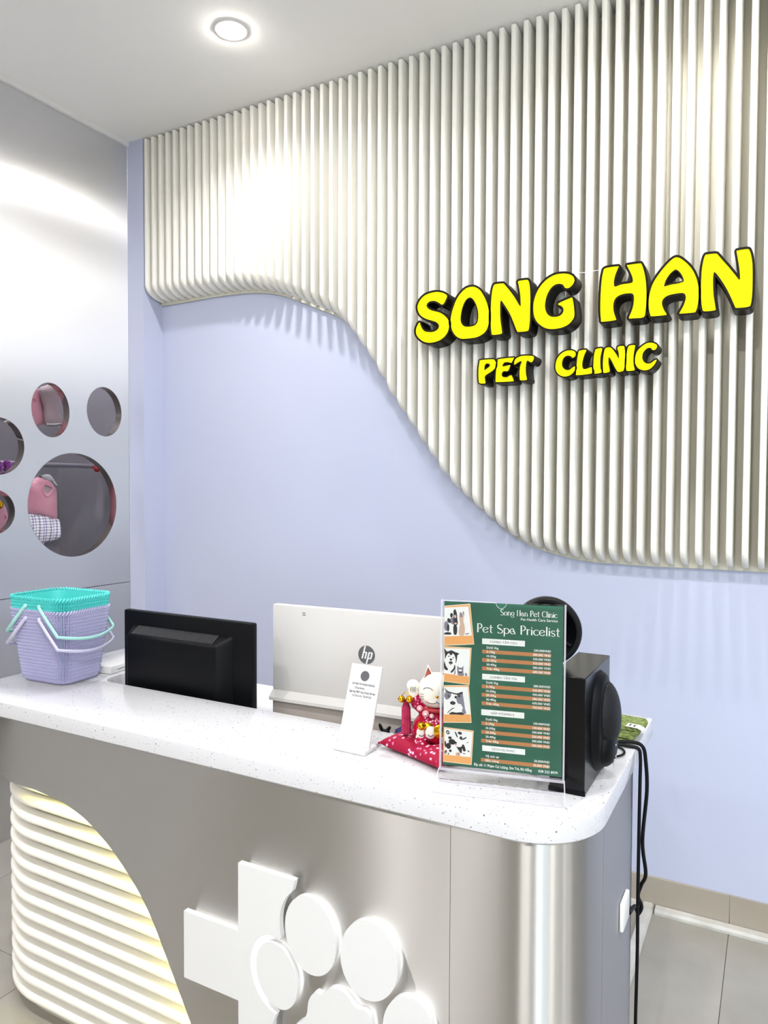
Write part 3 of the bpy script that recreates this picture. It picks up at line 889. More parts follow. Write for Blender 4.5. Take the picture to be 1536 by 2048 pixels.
def body_path(ins):
    """plan path inset by ins, list of (x, y); from the right rear to the left rear"""
    p = [(BX1 - ins, 1.53), (BX1 - ins, 1.40)]
    p += list(reversed(arc(BX1 - rb, BY + rb, rb - ins, -90, 0, 18)))
    p += [(BX1 - rb - (BX1 - rb - (BX0 + rl)) * t / 60, BY + ins) for t in range(1, 60)]
    p += list(reversed(arc(BX0 + rl, BY + rl, rl - ins, 180, 270, 20)))
    p += [(BX0 + ins, 1.60), (BX0 + ins, 1.78)]
    return p


CUT = catmull([(-1.90, 0.594), (-1.693, 0.601), (-1.640, 0.603), (-1.569, 0.603), (-1.516, 0.599), (-1.459, 0.592), (-1.399, 0.576), (-1.350, 0.553),
               (-1.299, 0.521), (-1.261, 0.490), (-1.216, 0.448), (-1.176, 0.397), (-1.137, 0.332), (-1.099, 0.266), (-1.066, 0.208),
               (-1.036, 0.15), (-1.00, 0.08), (-0.965, 0.010)], 5, closed=False)


def cut_z(x):
    if x <= CUT[0][0]:
        return CUT[0][1]
    if x >= CUT[-1][0]:
        return 0.010
    for (a, za), (b, zb) in zip(CUT, CUT[1:]):
        if a <= x <= b:
            return za + (zb - za) * (x - a) / max(b - a, 1e-9)


rcn = tag(empty('reception_counter', (0, 0, 0)), 'brushed steel reception counter with a cream ribbed wave and white cross and paw emblem', 'counter')


def sheet(name, pa, pb, zb, m=None):
    """thin sheet: outer path pa, inner path pb, lower edge zb per point, top at ZT0"""
    n = len(pa)
    vs_, uv, fs = [], [], []
    s = 0.0
    for i in range(n):
        if i:
            s += math.hypot(pa[i][0] - pa[i - 1][0], pa[i][1] - pa[i - 1][1])
        for q, z in ((pa[i], ZT0), (pa[i], zb[i]), (pb[i], zb[i]), (pb[i], ZT0)):
            vs_.append((q[0], q[1], z))
            uv.append((s, z))
    for i in range(n - 1):
        for k in range(4):
            a, b = i * 4 + k, i * 4 + (k + 1) % 4
            fs.append((a, b, b + 4, a + 4))
    fs += [(0, 1, 2, 3), tuple((n - 1) * 4 + k for k in (3, 2, 1, 0))]
    return mk(name, vs_, fs, m or M['steel'], rcn, 30, uv)


po, pi_ = body_path(0.0), body_path(0.003)
# insert exact cut lines
def sub(i0, i1):
    return po[i0:i1], pi_[i0:i1]


seam_x = -0.478
iA = 2                                           # side / corner seam
iB = max(i for i in range(len(po)) if po[i][0] > seam_x and po[i][1] < BY + 1e-6)
a, b = po[:iA + 1], pi_[:iA + 1]
g = 0.0006
sheet('side_panel', [po[0], po[1], (po[2][0], po[2][1] + g)], [pi_[0], pi_[1], (pi_[2][0], pi_[2][1] + g)], [0.010] * 3)
pa = [(po[2][0], po[2][1] - g)] + po[3:iB + 1] + [(seam_x + g, BY)]
pb = [(pi_[2][0], pi_[2][1] - g)] + pi_[3:iB + 1] + [(seam_x + g, BY + 0.003)]
sheet('corner_panel', pa, pb, [0.010] * len(pa))
xs_front = sorted(set([seam_x - g] + [q[0] for q in po[iB + 1:] if q[1] < BY + 1e-6] + [q[0] for q in CUT if q[0] > BX0 + rl]), reverse=True)
pa = [(x, BY) for x in xs_front] + [q for q in po if q[1] > BY + 1e-6 and q[0] < -1.2]
pb = [(x, BY + 0.003) for x in xs_front] + [q for q in pi_ if q[1] > BY + 0.003 + 1e-6 and q[0] < -1.2]
k = min(len(pa), len(pb))
sheet('front_panel', pa[:k], pb[:k], [cut_z(q[0]) for q in pa[:k]])
# core behind the ribs
core = body_path(0.062)
prism('core', [core + [(BX0 + 0.062, 1.70), (-1.70, 1.70), (-1.70, 1.38), (-0.45, 1.38), (-0.45, 1.53)]], lambda u, v, w: (u, v, w), 0.0, ZT0 - 0.001, M['slatback'], rcn, 30)

# horizontal ribs, rounded nose, wrapping the left corner
RB_P, RB_H, RB_D = 0.0412, 0.0175, 0.036
rib_front = 0.024
noses = [(0.0, 0.006), (0.0022, 0.0018), (0.006, 0.0), (RB_H - 0.006, 0.0), (RB_H - 0.0022, 0.0018), (RB_H, 0.006)]
for kx in range(15):
    z1 = 0.597 - kx * RB_P
    z0 = z1 - RB_H
    if z0 < 0.004:
        break
    xr = -1.0
    zz = z0
    # right end tucked under the steel sheet
    xr = next((q[0] for q in CUT if q[1] < zz), -0.97) + 0.03
    xr = min(xr, -0.93)
    if kx == 0:
        xr = -1.42
    path0 = [(xr - (xr - (BX0 + rl)) * t / 6) for t in range(6)]
    vs_, fs = [], []

    def rp(ins):
        return [(x, BY + ins) for x in path0] + list(reversed(arc(BX0 + rl, BY + rl, rl - ins, 180, 270, 20))) + [(BX0 + ins, 1.60), (BX0 + ins, 1.70)]
    rings = [(rp(rib_front + d), z0 + h) for h, d in noses]
    rings = [(rp(rib_front + RB_D), z0)] + rings + [(rp(rib_front + RB_D), z1)]
    n = len(rings[0][0])
    for pth, z in rings:
        vs_ += [(q[0], q[1], z) for q in pth]
    m_ = len(rings)
    for r_ in range(m_):
        r2 = (r_ + 1) % m_
        for i in range(n - 1):
            fs.append((r_ * n + i, r_ * n + i + 1, r2 * n + i + 1, r2 * n + i))
    fs.append(tuple(r_ * n for r_ in range(m_)))
    fs.append(tuple(reversed([r_ * n + n - 1 for r_ in range(m_)])))
    mk('rib', vs_, fs, M['slat'], rcn, 35)
# led strip tucked behind the curved steel edge
led = [(q[0] + 0.0045 * (1 if q[0] > -1.5 else 0.2), BY + 0.0072, q[1] + 0.0045) for q in CUT[:-2] if q[0] > -1.612]
tube('led_strip', led, 0.0028, M['led'], rcn, 6)

# emblem: cross interrupted by a paw, raised acrylic with a white halo behind
EY0, EY1 = 1.1015, 1.1175
toes = [ellipse(-0.8265, 0.400, 0.0475, 0.063, 44, R(14)), ellipse(-0.749, 0.501, 0.0565, 0.073, 44, R(8)),
        ellipse(-0.6245, 0.4935, 0.0585, 0.0725, 44, R(-8)), ellipse(-0.5465, 0.394, 0.0475, 0.063, 44, R(-14))]
padl = [(-0.758, 0.345), (-0.752, 0.378), (-0.737, 0.399), (-0.723, 0.3985), (-0.706, 0.416), (-0.688, 0.4215), (-0.670, 0.416), (-0.650, 0.400),
        (-0.634, 0.4015), (-0.621, 0.395), (-0.616, 0.372), (-0.612, 0.345), (-0.590, 0.318), (-0.578, 0.290), (-0.584, 0.262), (-0.606, 0.248),
        (-0.636, 0.252), (-0.687, 0.262), (-0.738, 0.252), (-0.768, 0.248), (-0.790, 0.262), (-0.796, 0.290), (-0.784, 0.318)]
padl = catmull(padl, 3)


def pt_in(q, lp):
    c = False
    for i in range(len(lp)):
        a, b = lp[i], lp[i - 1]
        if (a[1] > q[1]) != (b[1] > q[1]) and q[0] < (b[0] - a[0]) * (q[1] - a[1]) / (b[1] - a[1]) + a[0]:
            c = not c
    return c


t1g, t0g = offset(toes[1], 0.013), offset(toes[0], 0.013)


def cross_loop():
    # the notch follows the grown outlines of the two left toes
    ang = lambda i: 360.0 * i / 44
    a1 = [t1g[i] for i in range(44) if 112 <= ang(i) <= 235 and not pt_in(t1g[i], t0g)]
    a0 = [t0g[i] for i in range(44) if 55 <= ang(i) <= 255 and not pt_in(t0g[i], t1g)]
    return ([(-0.919, 0.596), (-0.784, 0.596)] + a1 + a0
            + [(-0.835, 0.305), (-0.835, 0.184), (-0.919, 0.184), (-0.919, 0.320), (-1.062, 0.320), (-1.062, 0.460), (-0.919, 0.460)])


for nm, lp in [('cross_emblem', cross_loop())] + [('paw_toe', t) for t in toes] + [('paw_pad', padl)]:
    prism(nm, [lp], XZ(0), EY0, EY1 - 0.004, M['acrylic'], rcn, 35)
    if nm != 'cross_emblem':
        prism(nm.replace('paw', 'halo'), [offset(lp, -0.006)], XZ(0), EY1 - 0.0038, EY1, M['halo'], rcn, 35)
    else:
        for q0, q1, r0_, r1_ in ((-0.912, -0.856, 0.19, 0.588), (-1.055, -0.93, 0.327, 0.453), (-0.855, -0.812, 0.560, 0.588)):
            box('halo_bar', (q0, EY1 - 0.0038, r0_), (q1, EY1, r1_), M['halo'], rcn)
# socket plate on the right flank
box('socket_plate', (-0.2495, 1.398, 0.496), (-0.2415, 1.462, 0.550), M['white'], rcn, 0.003, 2)
# inner desk, hidden behind the worktop edge
dk = tag(box('inner_desk', (-1.635, 1.395, 0.672), (-0.505, 1.86, 0.70), M['white']), 'white lower desk top behind the counter carrying both screens', 'desk')
for x in (-1.63, -0.545):
    box('desk_side', (x, 1.40, 0.0), (x + 0.035, 1.85, 0.672), M['white'], dk)

# ================================================================== things on the counter
# ------------------------------------------------------------------ nested knit-pattern baskets
M['lav'] = mat('lavender plastic', '#a9a7c8', 0.4)
M['teal'] = mat('aqua plastic', '#4ac6c2', 0.4)
M['lavbar'] = mat('lavender handle', '#c6c2dc', 0.35)
M['tealbar'] = mat('pale aqua handle', '#a4dcd4', 0.35)


def rrect(hx, hy, r, n):
    """n points around a rounded rectangle, even spacing, with normals"""
    segs = []
    P = []
    K = 4000
    cs = [(hx - r, hy - r, 0), (-hx + r, hy - r, 90), (-hx + r, -hy + r, 180), (hx - r, -hy + r, 270)]
    for cx, cy, a0 in cs:
        for i in range(25):
            a = R(a0 + 90 * i / 24)
            P.append((cx + r * math.cos(a), cy + r * math.sin(a), math.cos(a), math.sin(a)))
    P.append(P[0])
    L = [0]
    for a, b in zip(P, P[1:]):
        L.append(L[-1] + math.hypot(b[0] - a[0], b[1] - a[1]))
    out = []
    k = 0
    for i in range(n):
        s = L[-1] * i / n
        while L[k + 1] < s:
            k += 1
        t = (s - L[k]) / max(L[k + 1] - L[k], 1e-9)
        q = [P[k][j] + (P[k + 1][j] - P[k][j]) * t for j in range(4)]
        out.append(q)
    return out


BH = 0.198
NC, NU, NV = 88, 8, 126           # stitch columns, samples per column, rows


def basket_mesh():
    vs_, fs = [], []
    n = NC * NU
    outer = []
    base_p = rrect(0.5, 0.5, 0.2, n)
    for j in range(NV + 1):
        t = j / NV
        z = 0.004 + t * (BH - 0.006)
        hx, hy, r = 0.086 + 0.0225 * t, 0.066 + 0.024 * t, 0.03 + 0.008 * t
        ring = rrect(hx, hy, r, n)
        for i, q in enumerate(ring):
            cu = (i % NU) / NU                      # 0..1 inside a column
            side = 1 if cu < 0.5 else -1
            uu = abs(cu - 0.5) * 2                  # 0 at the centre crease, 1 at the groove between columns
            ph = (z / 0.0094 + (1 - uu) * 0.8) % 1.0
            st = math.sin(math.pi * ph) ** 0.8
            hump = math.sin(math.pi * uu) ** 0.7 if 0 < uu < 1 else 0.0
            d = 0.0050 * hump ** 1.2 * (0.50 + 0.50 * st) - (0.0034 if uu > 0.9 else 0.0)
            fade = min(1, t * 14)
            vs_.append((q[0] + q[2] * d * fade, q[1] + q[3] * d * fade, z))
    for j in range(NV):
        for i in range(n):
            i2 = (i + 1) % n
            fs.append((j * n + i, j * n + i2, (j + 1) * n + i2, (j + 1) * n + i))
    # smooth inner skin and floor
    o = len(vs_)
    K = 96
    for t in (1.0, 0.0):
        z = 0.004 + t * (BH - 0.006)
        for q in rrect(0.086 + 0.0225 * t - 0.0045, 0.066 + 0.024 * t - 0.0045, 0.026 + 0.008 * t, K):
            vs_.append((q[0], q[1], z))
    for i in range(K):
        i2 = (i + 1) % K
        fs.append((o + i, o + i2, o + K + i2, o + K + i))
    fs.append(tuple(o + K + i for i in range(K)))
    # foot
    o2 = len(vs_)
    for z, g_ in ((0.0, -0.004), (0.005, 0.001)):
        for q in rrect(0.086 + g_, 0.066 + g_, 0.03, K):
            vs_.append((q[0], q[1], z))
    for i in range(K):
        i2 = (i + 1) % K
        fs.append((o2 + i, o2 + i2, o2 + K + i2, o2 + K + i))
    fs.append(tuple(reversed([o2 + i for i in range(K)])))
    me = bpy.data.meshes.new('basket_wall')
    me.from_pydata(vs_, [], fs)
    bm = bmesh.new()
    bm.from_mesh(me)
    bmesh.ops.recalc_face_normals(bm, faces=bm.faces)
    bm.to_mesh(me)
    bm.free()
    me.polygons.foreach_set('use_smooth', [True] * len(me.polygons))
    me.set_sharp_from_angle(angle=R(60))
    return me


def rim_mesh():
    bm = bmesh.new()
    ring = rrect(0.1095, 0.091, 0.038, 84)
    for q in ring:
        nx, ny = q[2], q[3]
        tx, ty = -ny, nx
        rot = Matrix(((tx, nx, 0, 0), (ty, ny, 0, 0), (0, 0, 1, 0), (0, 0, 0, 1))) @ Matrix.Rotation(R(38), 4, 'Y')
        ball_bm(bm, (q[0], q[1], BH - 0.001), (0.0034, 0.0042, 0.0080), 8, 6, rot)
    me = bpy.data.meshes.new('rope_rim')
    bm.to_mesh(me)
    bm.free()
    me.polygons.foreach_set('use_smooth', [True] * len(me.polygons))
    return me


bw_me, br_me = basket_mesh(), rim_mesh()


def make_basket(loc, rz, mw, mb, label):
    t = tag(empty('knit_basket', loc, rz), label, 'basket', 'nested baskets on the counter')
    w = link('basket_wall', bw_me.copy(), mw, t)
    w['kind'] = 'stuff'
    r_ = link('rope_rim', br_me.copy(), mw, t)
    for s in (1, -1):
        zp = BH - 0.020
        bm = bmesh.new()
        yf = 0.0935
        top_, bot = [], []
        # arms hang from pivots near the middle and slope out past the end wall
        arm = []
        for sy in (-1, 1):
            arm.append([(s * 0.026, sy * yf, zp), (s * 0.060, sy * (yf + 0.001), zp - 0.035), (s * 0.098, sy * (yf + 0.001), zp - 0.074)])
        cross = [(s * (0.098 + 0.026 * math.sin(math.pi * k / 12) ** 0.6), -(yf + 0.001) + 2 * (yf + 0.001) * k / 12, zp - 0.074 - 0.014 * math.sin(math.pi * k / 12)) for k in range(13)]
        path = catmull(arm[0][:2], 1, closed=False) + cross + list(reversed(arm[1][:2]))
        tube('handle', path, 0.0052, mb, t, 8, 0.7)
        for sy in (-1, 1):
            ball('pivot', (s * 0.026, sy * 0.0915, zp), (0.006, 0.004, 0.006), mb, t, 12, 8)
    return t


make_basket((-1.755, 1.350, 0.8005), R(2.6), M['lav'], M['lavbar'], 'lavender knit-pattern plastic basket standing on the counter, the lower one')
make_basket((-1.755, 1.350, 0.8345), R(2.6), M['teal'], M['tealbar'], 'aqua knit-pattern plastic basket nested inside the lavender basket')

# white adapter box on the left wing
t = tag(empty('adapter_box', (-1.70, 1.505, 0.8005), R(8)), 'white flat adapter box on the worktop behind the baskets', 'adapter')
box('housing', (-0.035, -0.075, 0.0), (0.035, 0.075, 0.022), M['white'], t, 0.004)
box('slot', (0.0345, -0.05, 0.009), (0.0356, 0.05, 0.0105), M['ink'], t)
ball('button', (0.0350, 0.0, 0.0155), 0.0016, M['ink'], t, 8, 6)

# ------------------------------------------------------------------ black monitor, seen from behind
t = tag(empty('monitor', (-1.405, 1.50, 0.7005), R(0.0)), 'black monitor seen from behind with a vented rear housing', 'monitor')
mx0, mx1, mz0, mz1 = -0.212, 0.244, 0.045, 0.2885
box('panel', (mx0, -0.052, mz0), (mx1, -0.030, mz1), M['black'], t, 0.005)
bm = bmesh.new()
h0 = [(mx0 + 0.034, 0.252), (mx1 - 0.050, 0.252)]


def frustum(name, a, b, m, parent, bev=0.008):
    """a, b: (x0, x1, z0, z1, y)"""
    vs_ = []
    for x0, x1, z0, z1, y in (a, b):
        vs_ += [(x0, y, z0), (x1, y, z0), (x1, y, z1), (x0, y, z1)]
    bm = bmesh.new()
    bv = [bm.verts.new(q) for q in vs_]
    for f in ((0, 1, 2, 3), (7, 6, 5, 4), (0, 4, 5, 1), (1, 5, 6, 2), (2, 6, 7, 3), (3, 7, 4, 0)):
        bm.faces.new([bv[i] for i in f])
    bmesh.ops.bevel(bm, geom=bm.edges[:], offset=bev, segments=3, profile=0.5, affect='EDGES')
    return frombm(name, bm, m, parent, 50)


bm.free()
frustum('rear_housing', (mx0 + 0.036, mx1 - 0.058, 0.05, 0.253, -0.048), (mx0 + 0.046, mx1 - 0.092, 0.055, 0.226, -0.086), M['black'], t, 0.007)
M['vent'] = mat('charcoal vent ribs', '#2a2a30', 0.5)
bm = bmesh.new()
for i in range(46):
    x = mx0 + 0.062 + i * (mx1 - 0.110 - mx0 - 0.062) / 45
    a, b = Vector((x, -0.0795, 0.2295)), Vector((x + 0.004, -0.0555, 0.2475))
    tube_bm(bm, [a + Vector((0, -0.0012, 0.0012)), b + Vector((0, -0.0012, 0.0012))], 0.0015, 4)
vent = frombm('vent_ribs', bm, M['vent'], t)
vent['kind'] = 'stuff'
box('neck', (-0.03, -0.045, 0.012), (0.05, -0.02, 0.10), M['black'], t, 0.003)
box('foot', (-0.10, -0.10, 0.0), (0.12, 0.09, 0.012), M['black'], t, 0.004)

# ------------------------------------------------------------------ white all-in-one computer
M['aio'] = noisy(mat('matt white shell', '#cac8c6', 0.42), '#c8c6c4', '#cccac8', 4)
M['aiogrey'] = mat('warm grey speaker fabric', '#a29a94', 0.7)
M['logo'] = mat('grey logo disc', '#5a5a5c', 0.4)
t = tag(empty('desktop_computer', (-1.176, 1.553, 0.7005), R(3.35)), 'white all-in-one computer seen from behind with a round hp logo', 'computer')
box('back_shell', (0.0, 0.0, 0.0905), (0.54, 0.022, 0.3235), M['aio'], t, 0.003)
# lip between shell and chin
prism('lip', [[(0.0, 0.096), (-0.010, 0.088), (-0.018, 0.080), (-0.018, 0.072), (-0.006, 0.070), (0.022, 0.070), (0.022, 0.096)]],
      lambda u, v, w: (w, u, v), 0.0, 0.54, M['aio'], t, 30)
box('chin', (0.0015, -0.004, 0.03), (0.5385, 0.018, 0.0705), M['aiogrey'], t, 0.003)
box('stand_neck', (0.22, -0.05, 0.004), (0.32, 0.0, 0.03), M['aiogrey'], t, 0.003)
box('stand_foot', (0.15, -0.07, 0.0), (0.39, 0.13, 0.008), M['aio'], t, 0.003)
LC = (0.279, 0.2155)
Rl = 0.0232
lg = prism('logo_disc', [ellipse(LC[0], LC[1], Rl, Rl, 48)], lambda u, v, w: (u, w, v), -0.0006, 0.0005, M['logo'], t, 30)
sh = lambda u, v: (LC[0] + (u + 0.27 * v) * Rl, LC[1] + v * Rl)
for pts in ([(-0.50, -0.43), (-0.32, -0.43), (-0.32, 1.0), (-0.50, 0.93)], [(-0.15, -0.43), (0.03, -0.43), (0.03, 0.22), (-0.05, 0.33), (-0.32, 0.33), (-0.32, 0.2), (-0.15, 0.2)],
            [(0.16, -1.0), (0.34, -0.97), (0.34, 0.33), (0.16, 0.33)], [(0.34, 0.33), (0.62, 0.33), (0.70, 0.22), (0.70, -0.32), (0.62, -0.43), (0.34, -0.43), (0.34, -0.30), (0.52, -0.30), (0.52, 0.2), (0.34, 0.2)]):
    flat('logo_letter', [sh(*q) for q in pts], lambda u, v, w: (u, w, v), M['acrylic'], lg, -0.0009)
for dz in (0.0, 0.0055):
    box('vent_mark', (0.092, -0.0006, 0.3005 + dz), (0.1015, 0.001, 0.3022 + dz), M['greyink'], t)

# small things standing behind the worktop edge
t = tag(empty('toy_rabbit', (-0.787, 1.46, 0.7005), R(20)), 'small black long-eared toy just showing behind the worktop edge', 'toy')
bm = bmesh.new()
ball_bm(bm, (0, 0, 0.03), (0.016, 0.014, 0.03))
ball_bm(bm, (0.002, 0, 0.066), (0.012, 0.010, 0.012))
tube_bm(bm, [(-0.004, 0, 0.070), (-0.009, 0, 0.082), (-0.012, 0, 0.090)], [0.003, 0.0046, 0.0026], 10)
tube_bm(bm, [(0.006, 0, 0.072), (0.010, 0, 0.080), (0.014, 0.001, 0.084)], [0.003, 0.0046, 0.0026], 10)
remesh_union('body', bm, 0.0014, M['blackmat'], t, 2)
ball('nose', (0.003, -0.0105, 0.066), (0.0018, 0.001, 0.0014), M['pinkink'], t, 8, 6)
M['navy'] = mat('navy fabric', '#2a2b62', 0.7)
t = tag(empty('fabric_pouch', (-0.742, 1.47, 0.7005)), 'small navy fabric pouch behind the red cushion', 'pouch')
pillow('pouch_body', [(-0.03, 0.0), (0.03, 0.0), (0.034, 0.04), (0.028, 0.085), (0.0, 0.092), (-0.022, 0.078), (-0.03, 0.04)], lambda u, v, w: (u, w, v), 0.012, M['navy'], t)
box('zip', (-0.02, -0.0125, 0.070), (0.02, -0.009, 0.073), M['greyink'], t)

# ------------------------------------------------------------------ payment card stand (its square code is left out)
t = tag(empty('card_stand', (-0.748, 1.262, 0.8005), R(-1.0)), 'white leaning acrylic payment card on a small base', 'card stand')
box('base', (-0.0375, -0.024, 0.0), (0.0375, 0.024, 0.009), M['paper'], t, 0.001)
lean = R(19.5)
CF = lambda u, v, w: (u, -0.008 + v * math.sin(lean) + w * math.cos(lean), 0.0095 + v * math.cos(lean) - w * math.sin(lean))
prism('plate', [[(-0.0365, 0), (0.0365, 0), (0.0365, 0.163), (-0.0365, 0.163)]], CF, 0.0, 0.004, M['paper'], t)
prism('card', [[(-0.0335, 0.016), (0.0335, 0.016), (0.0335, 0.160), (-0.0335, 0.160)]], CF, -0.0004, 0.0, M['paper'], t)
flat('seal', ellipse(0.0, 0.140, 0.0105, 0.0105, 32), CF, M['greyink'], t, -0.0006)
for s_, y_, w_, mm in (('HUYNH THI HANH NHUNG', 0.1205, 0.054, 'ink'), ('Số tài khoản . . . . . . .', 0.1125, 0.038, 'greyink'),
                       ('Ngân hàng TMCP Công Thương Việt Nam', 0.1045, 0.062, 'ink'), ('CN SONG HAN - PGD MY KHE', 0.0965, 0.046, 'greyink')):
    text('card_text', s_, CF, M[mm], t, 0.0, y_, size=0.0062, width=w_, align='CENTER', w=-0.0006, bold=0.02)
for a_, b_ in ((-0.022, -0.008), (0.001, 0.011)):
    flat('base_mark', [(a_, -0.019), (b_, -0.019), (b_, -0.0178), (a_, -0.0178)], lambda u, v, w: (u, v, 0.0092), M['furgrey'], t)
tube('rear_leg', [(0.030, 0.050, 0.003), (0.030, 0.022, 0.005)], 0.003, M['chrome'], t, 8)
box('rear_plate', (-0.034, 0.024, 0.0), (0.034, 0.05, 0.003), M['clearedge'], t)

# ------------------------------------------------------------------ cushion with the beckoning cat
def floral(name, base_c, pet, leaf, scale):
    m = mat(name, base_c, 0.6, spec=0.25)
    nt = NT(m)
    v = objcoord(nt)
    no = nt.n('ShaderNodeTexNoise', Scale=scale * 0.55, Detail=2.0)
    nt.l(v, no.inputs['Vector'])
    n2 = nt.n('ShaderNodeTexVoronoi', Scale=scale * 2.6)
    nt.l(v, n2.inputs['Vector'])
    c1 = ramp(nt, n2.outputs['Distance'], [(0.18, pet[0]), (0.32, pet[1]), (0.42, leaf)])
    fac = nt.n('ShaderNodeValToRGB')
    fac.color_ramp.elements[0].position = 0.50
    fac.color_ramp.elements[1].position = 0.53
    nt.l(no.outputs['Fac'], fac.inputs['Fac'])
    mx = nt.n('ShaderNodeMixRGB')
    nt.l(fac.outputs['Color'], mx.inputs['Fac'])
    mx.inputs['Color1'].default_value = lin(base_c)
    nt.l(c1, mx.inputs['Color2'])
    nt.l(mx.outputs['Color'], nt.b.inputs['Base Color'])
    return m


M['cushion'] = floral('crimson floral fabric', '#9c0c36', ('#f7dbe6', '#d45c90'), '#9c0c36', 40)
M['kimono'] = floral('crimson floral glaze', '#b0122f', ('#f6dfe6', '#d9709a'), '#a3123c', 60)
M['kimono'].node_tree.nodes['Principled BSDF'].inputs['Roughness'].default_value = 0.15
M['porcelain'] = mat('glazed white porcelain', '#efe9dc', 0.12, coat=0.4)
M['earred'] = noisy(mat('red gold glitter', '#8f1f22', 0.3), '#7d1218', '#a84a22', 260)
M['fan'] = mat('dark red fan', '#6d0f1c', 0.3)
M['tassel'] = noisy(mat('raspberry tassel', '#a01f42', 0.6, spec=0.2), '#8c1738', '#b8385c', 60)

cu = tag(empty('cushion', (-0.598, 1.338, 0.8005), R(-21)), 'crimson floral square cushion under the beckoning cat', 'cushion')
S, K = 0.086, 36
vs_, fs = [], []
for side in (1, -1):
    for j in range(K + 1):
        for i in range(K + 1):
            u, v_ = -1 + 2 * i / K, -1 + 2 * j / K
            e = (max(0, 1 - u ** 4)) * (max(0, 1 - v_ ** 4))
            h = e ** 0.45
            pin = 1 - 0.07 * (1 - u * u) * 0 - 0.0
            x = u * S * (1 - 0.10 * (1 - v_ * v_) * 0.6 * abs(u) ** 3)
            y = v_ * S * (1 - 0.10 * (1 - u * u) * 0.6 * abs(v_) ** 3)
            rr = math.hypot(x, y)
            if side > 0:
                z = 0.012 + h * 0.022 * (1 - 0.78 * math.exp(-(rr / 0.047) ** 4))
                z += 0.0012 * math.sin(60 * x + 40 * y) * h
            else:
                z = 0.012 - h * 0.012
            vs_.append((x, y, z))
nn = (K + 1) ** 2
for s in (0, 1):
    for j in range(K):
        for i in range(K):
            a = s * nn + j * (K + 1) + i
            q = (a, a + 1, a + K + 2, a + K + 1)
            fs.append(q if s == 0 else tuple(reversed(q)))
bm = bmesh.new()
bv = [bm.verts.new(q) for q in vs_]
for f in fs:
    bm.faces.new([bv[i] for i in f])
bmesh.ops.remove_doubles(bm, verts=bm.verts, dist=1e-5)
frombm('cushion_cover', bm, M['cushion'], cu, 80)
for sx in (-1, 1):
    for sy in (-1, 1):
        ball('corner_tip', (sx * S * 0.985, sy * S * 0.985, 0.012), (0.0028, 0.0028, 0.0024), M['cushion'], cu, 10, 6)

ct = tag(empty('lucky_cat', (-0.600, 1.336, 0.8075), R(24.2)), 'white porcelain beckoning cat in a red robe sitting on the cushion', 'figurine')
mm_ = 0.001
# robe: seated body, melted from a few volumes
bm = bmesh.new()
ball_bm(bm, (0, 0, 0.038), (0.050, 0.046, 0.040), 24, 16)
ball_bm(bm, (0, 0.004, 0.068), (0.037, 0.034, 0.030), 24, 16)
ball_bm(bm, (0.030, -0.030, 0.016), (0.018, 0.020, 0.016))
ball_bm(bm, (-0.030, -0.030, 0.016), (0.018, 0.020, 0.016))
tube_bm(bm, [(-0.026, 0.0, 0.080), (-0.040, -0.004, 0.092), (-0.047, -0.006, 0.108)], [0.015, 0.014, 0.012], 14)
tube_bm(bm, [(0.026, -0.004, 0.078), (0.040, -0.020, 0.062), (0.030, -0.036, 0.052)], [0.014, 0.013, 0.011], 14)
remesh_union('robe', bm, 0.0022, M['kimono'], ct, 5)
bm = bmesh.new()
ball_bm(bm, (0, -0.002, 0.116), (0.039, 0.036, 0.037), 28, 18)
ball_bm(bm, (0, -0.014, 0.104), (0.024, 0.024, 0.019), 20, 12)
for s in (-1, 1):
    pts = []
    base = [(s * 0.031, 0.004, 0.128), (s * 0.008, 0.004, 0.148), (s * 0.020, 0.020, 0.136), (s * 0.020, -0.012, 0.138)]
    tip = bm.verts.new((s * 0.0185, 0.004, 0.1715))
    bvs = [bm.verts.new(q) for q in (base[0], base[3], base[1], base[2])]
    for i in range(4):
        bm.faces.new((bvs[i], bvs[(i + 1) % 4], tip))
    bm.faces.new(bvs)
remesh_union('head', bm, 0.0016, M['porcelain'], ct, 5)
for s in (-1, 1):
    prism('inner_ear', [[(s * 0.0275, 0.1375), (s * 0.0185, 0.1635), (s * 0.0095, 0.1475), (s * 0.018, 0.1415)]], lambda u, v, w: (u, -0.0105 + (v - 0.1375) * 0.42 + w, v), -0.0012, 0.004, M['earred'], ct)
bm = bmesh.new()
ball_bm(bm, (-0.048, -0.008, 0.127), (0.0135, 0.0125, 0.0125), 18, 12)
tube_bm(bm, [(-0.047, -0.006, 0.104), (-0.048, -0.008, 0.122)], [0.0105, 0.011], 14)
remesh_union('raised_paw', bm, 0.0014, M['porcelain'], ct, 3)
for dx in (-0.004, 0.0, 0.004):
    tube('claw_line', [(-0.048 + dx, -0.0205, 0.128), (-0.048 + dx, -0.0215, 0.122), (-0.048 + dx, -0.0195, 0.117)], 0.0006, M['ink'], ct, 5)
# face painted as fine raised lines


def face_pt(u, v):
    # on the front of the head ellipsoids
    y = -0.002 - 0.036 * math.sqrt(max(0, 1 - (u / 0.039) ** 2 - ((v - 0.116) / 0.037) ** 2))
    q = 1 - (u / 0.024) ** 2 - ((v - 0.104) / 0.019) ** 2
    if q > 0:
        y = min(y, -0.014 - 0.024 * math.sqrt(q))
    return (u, y - 0.0002, v)


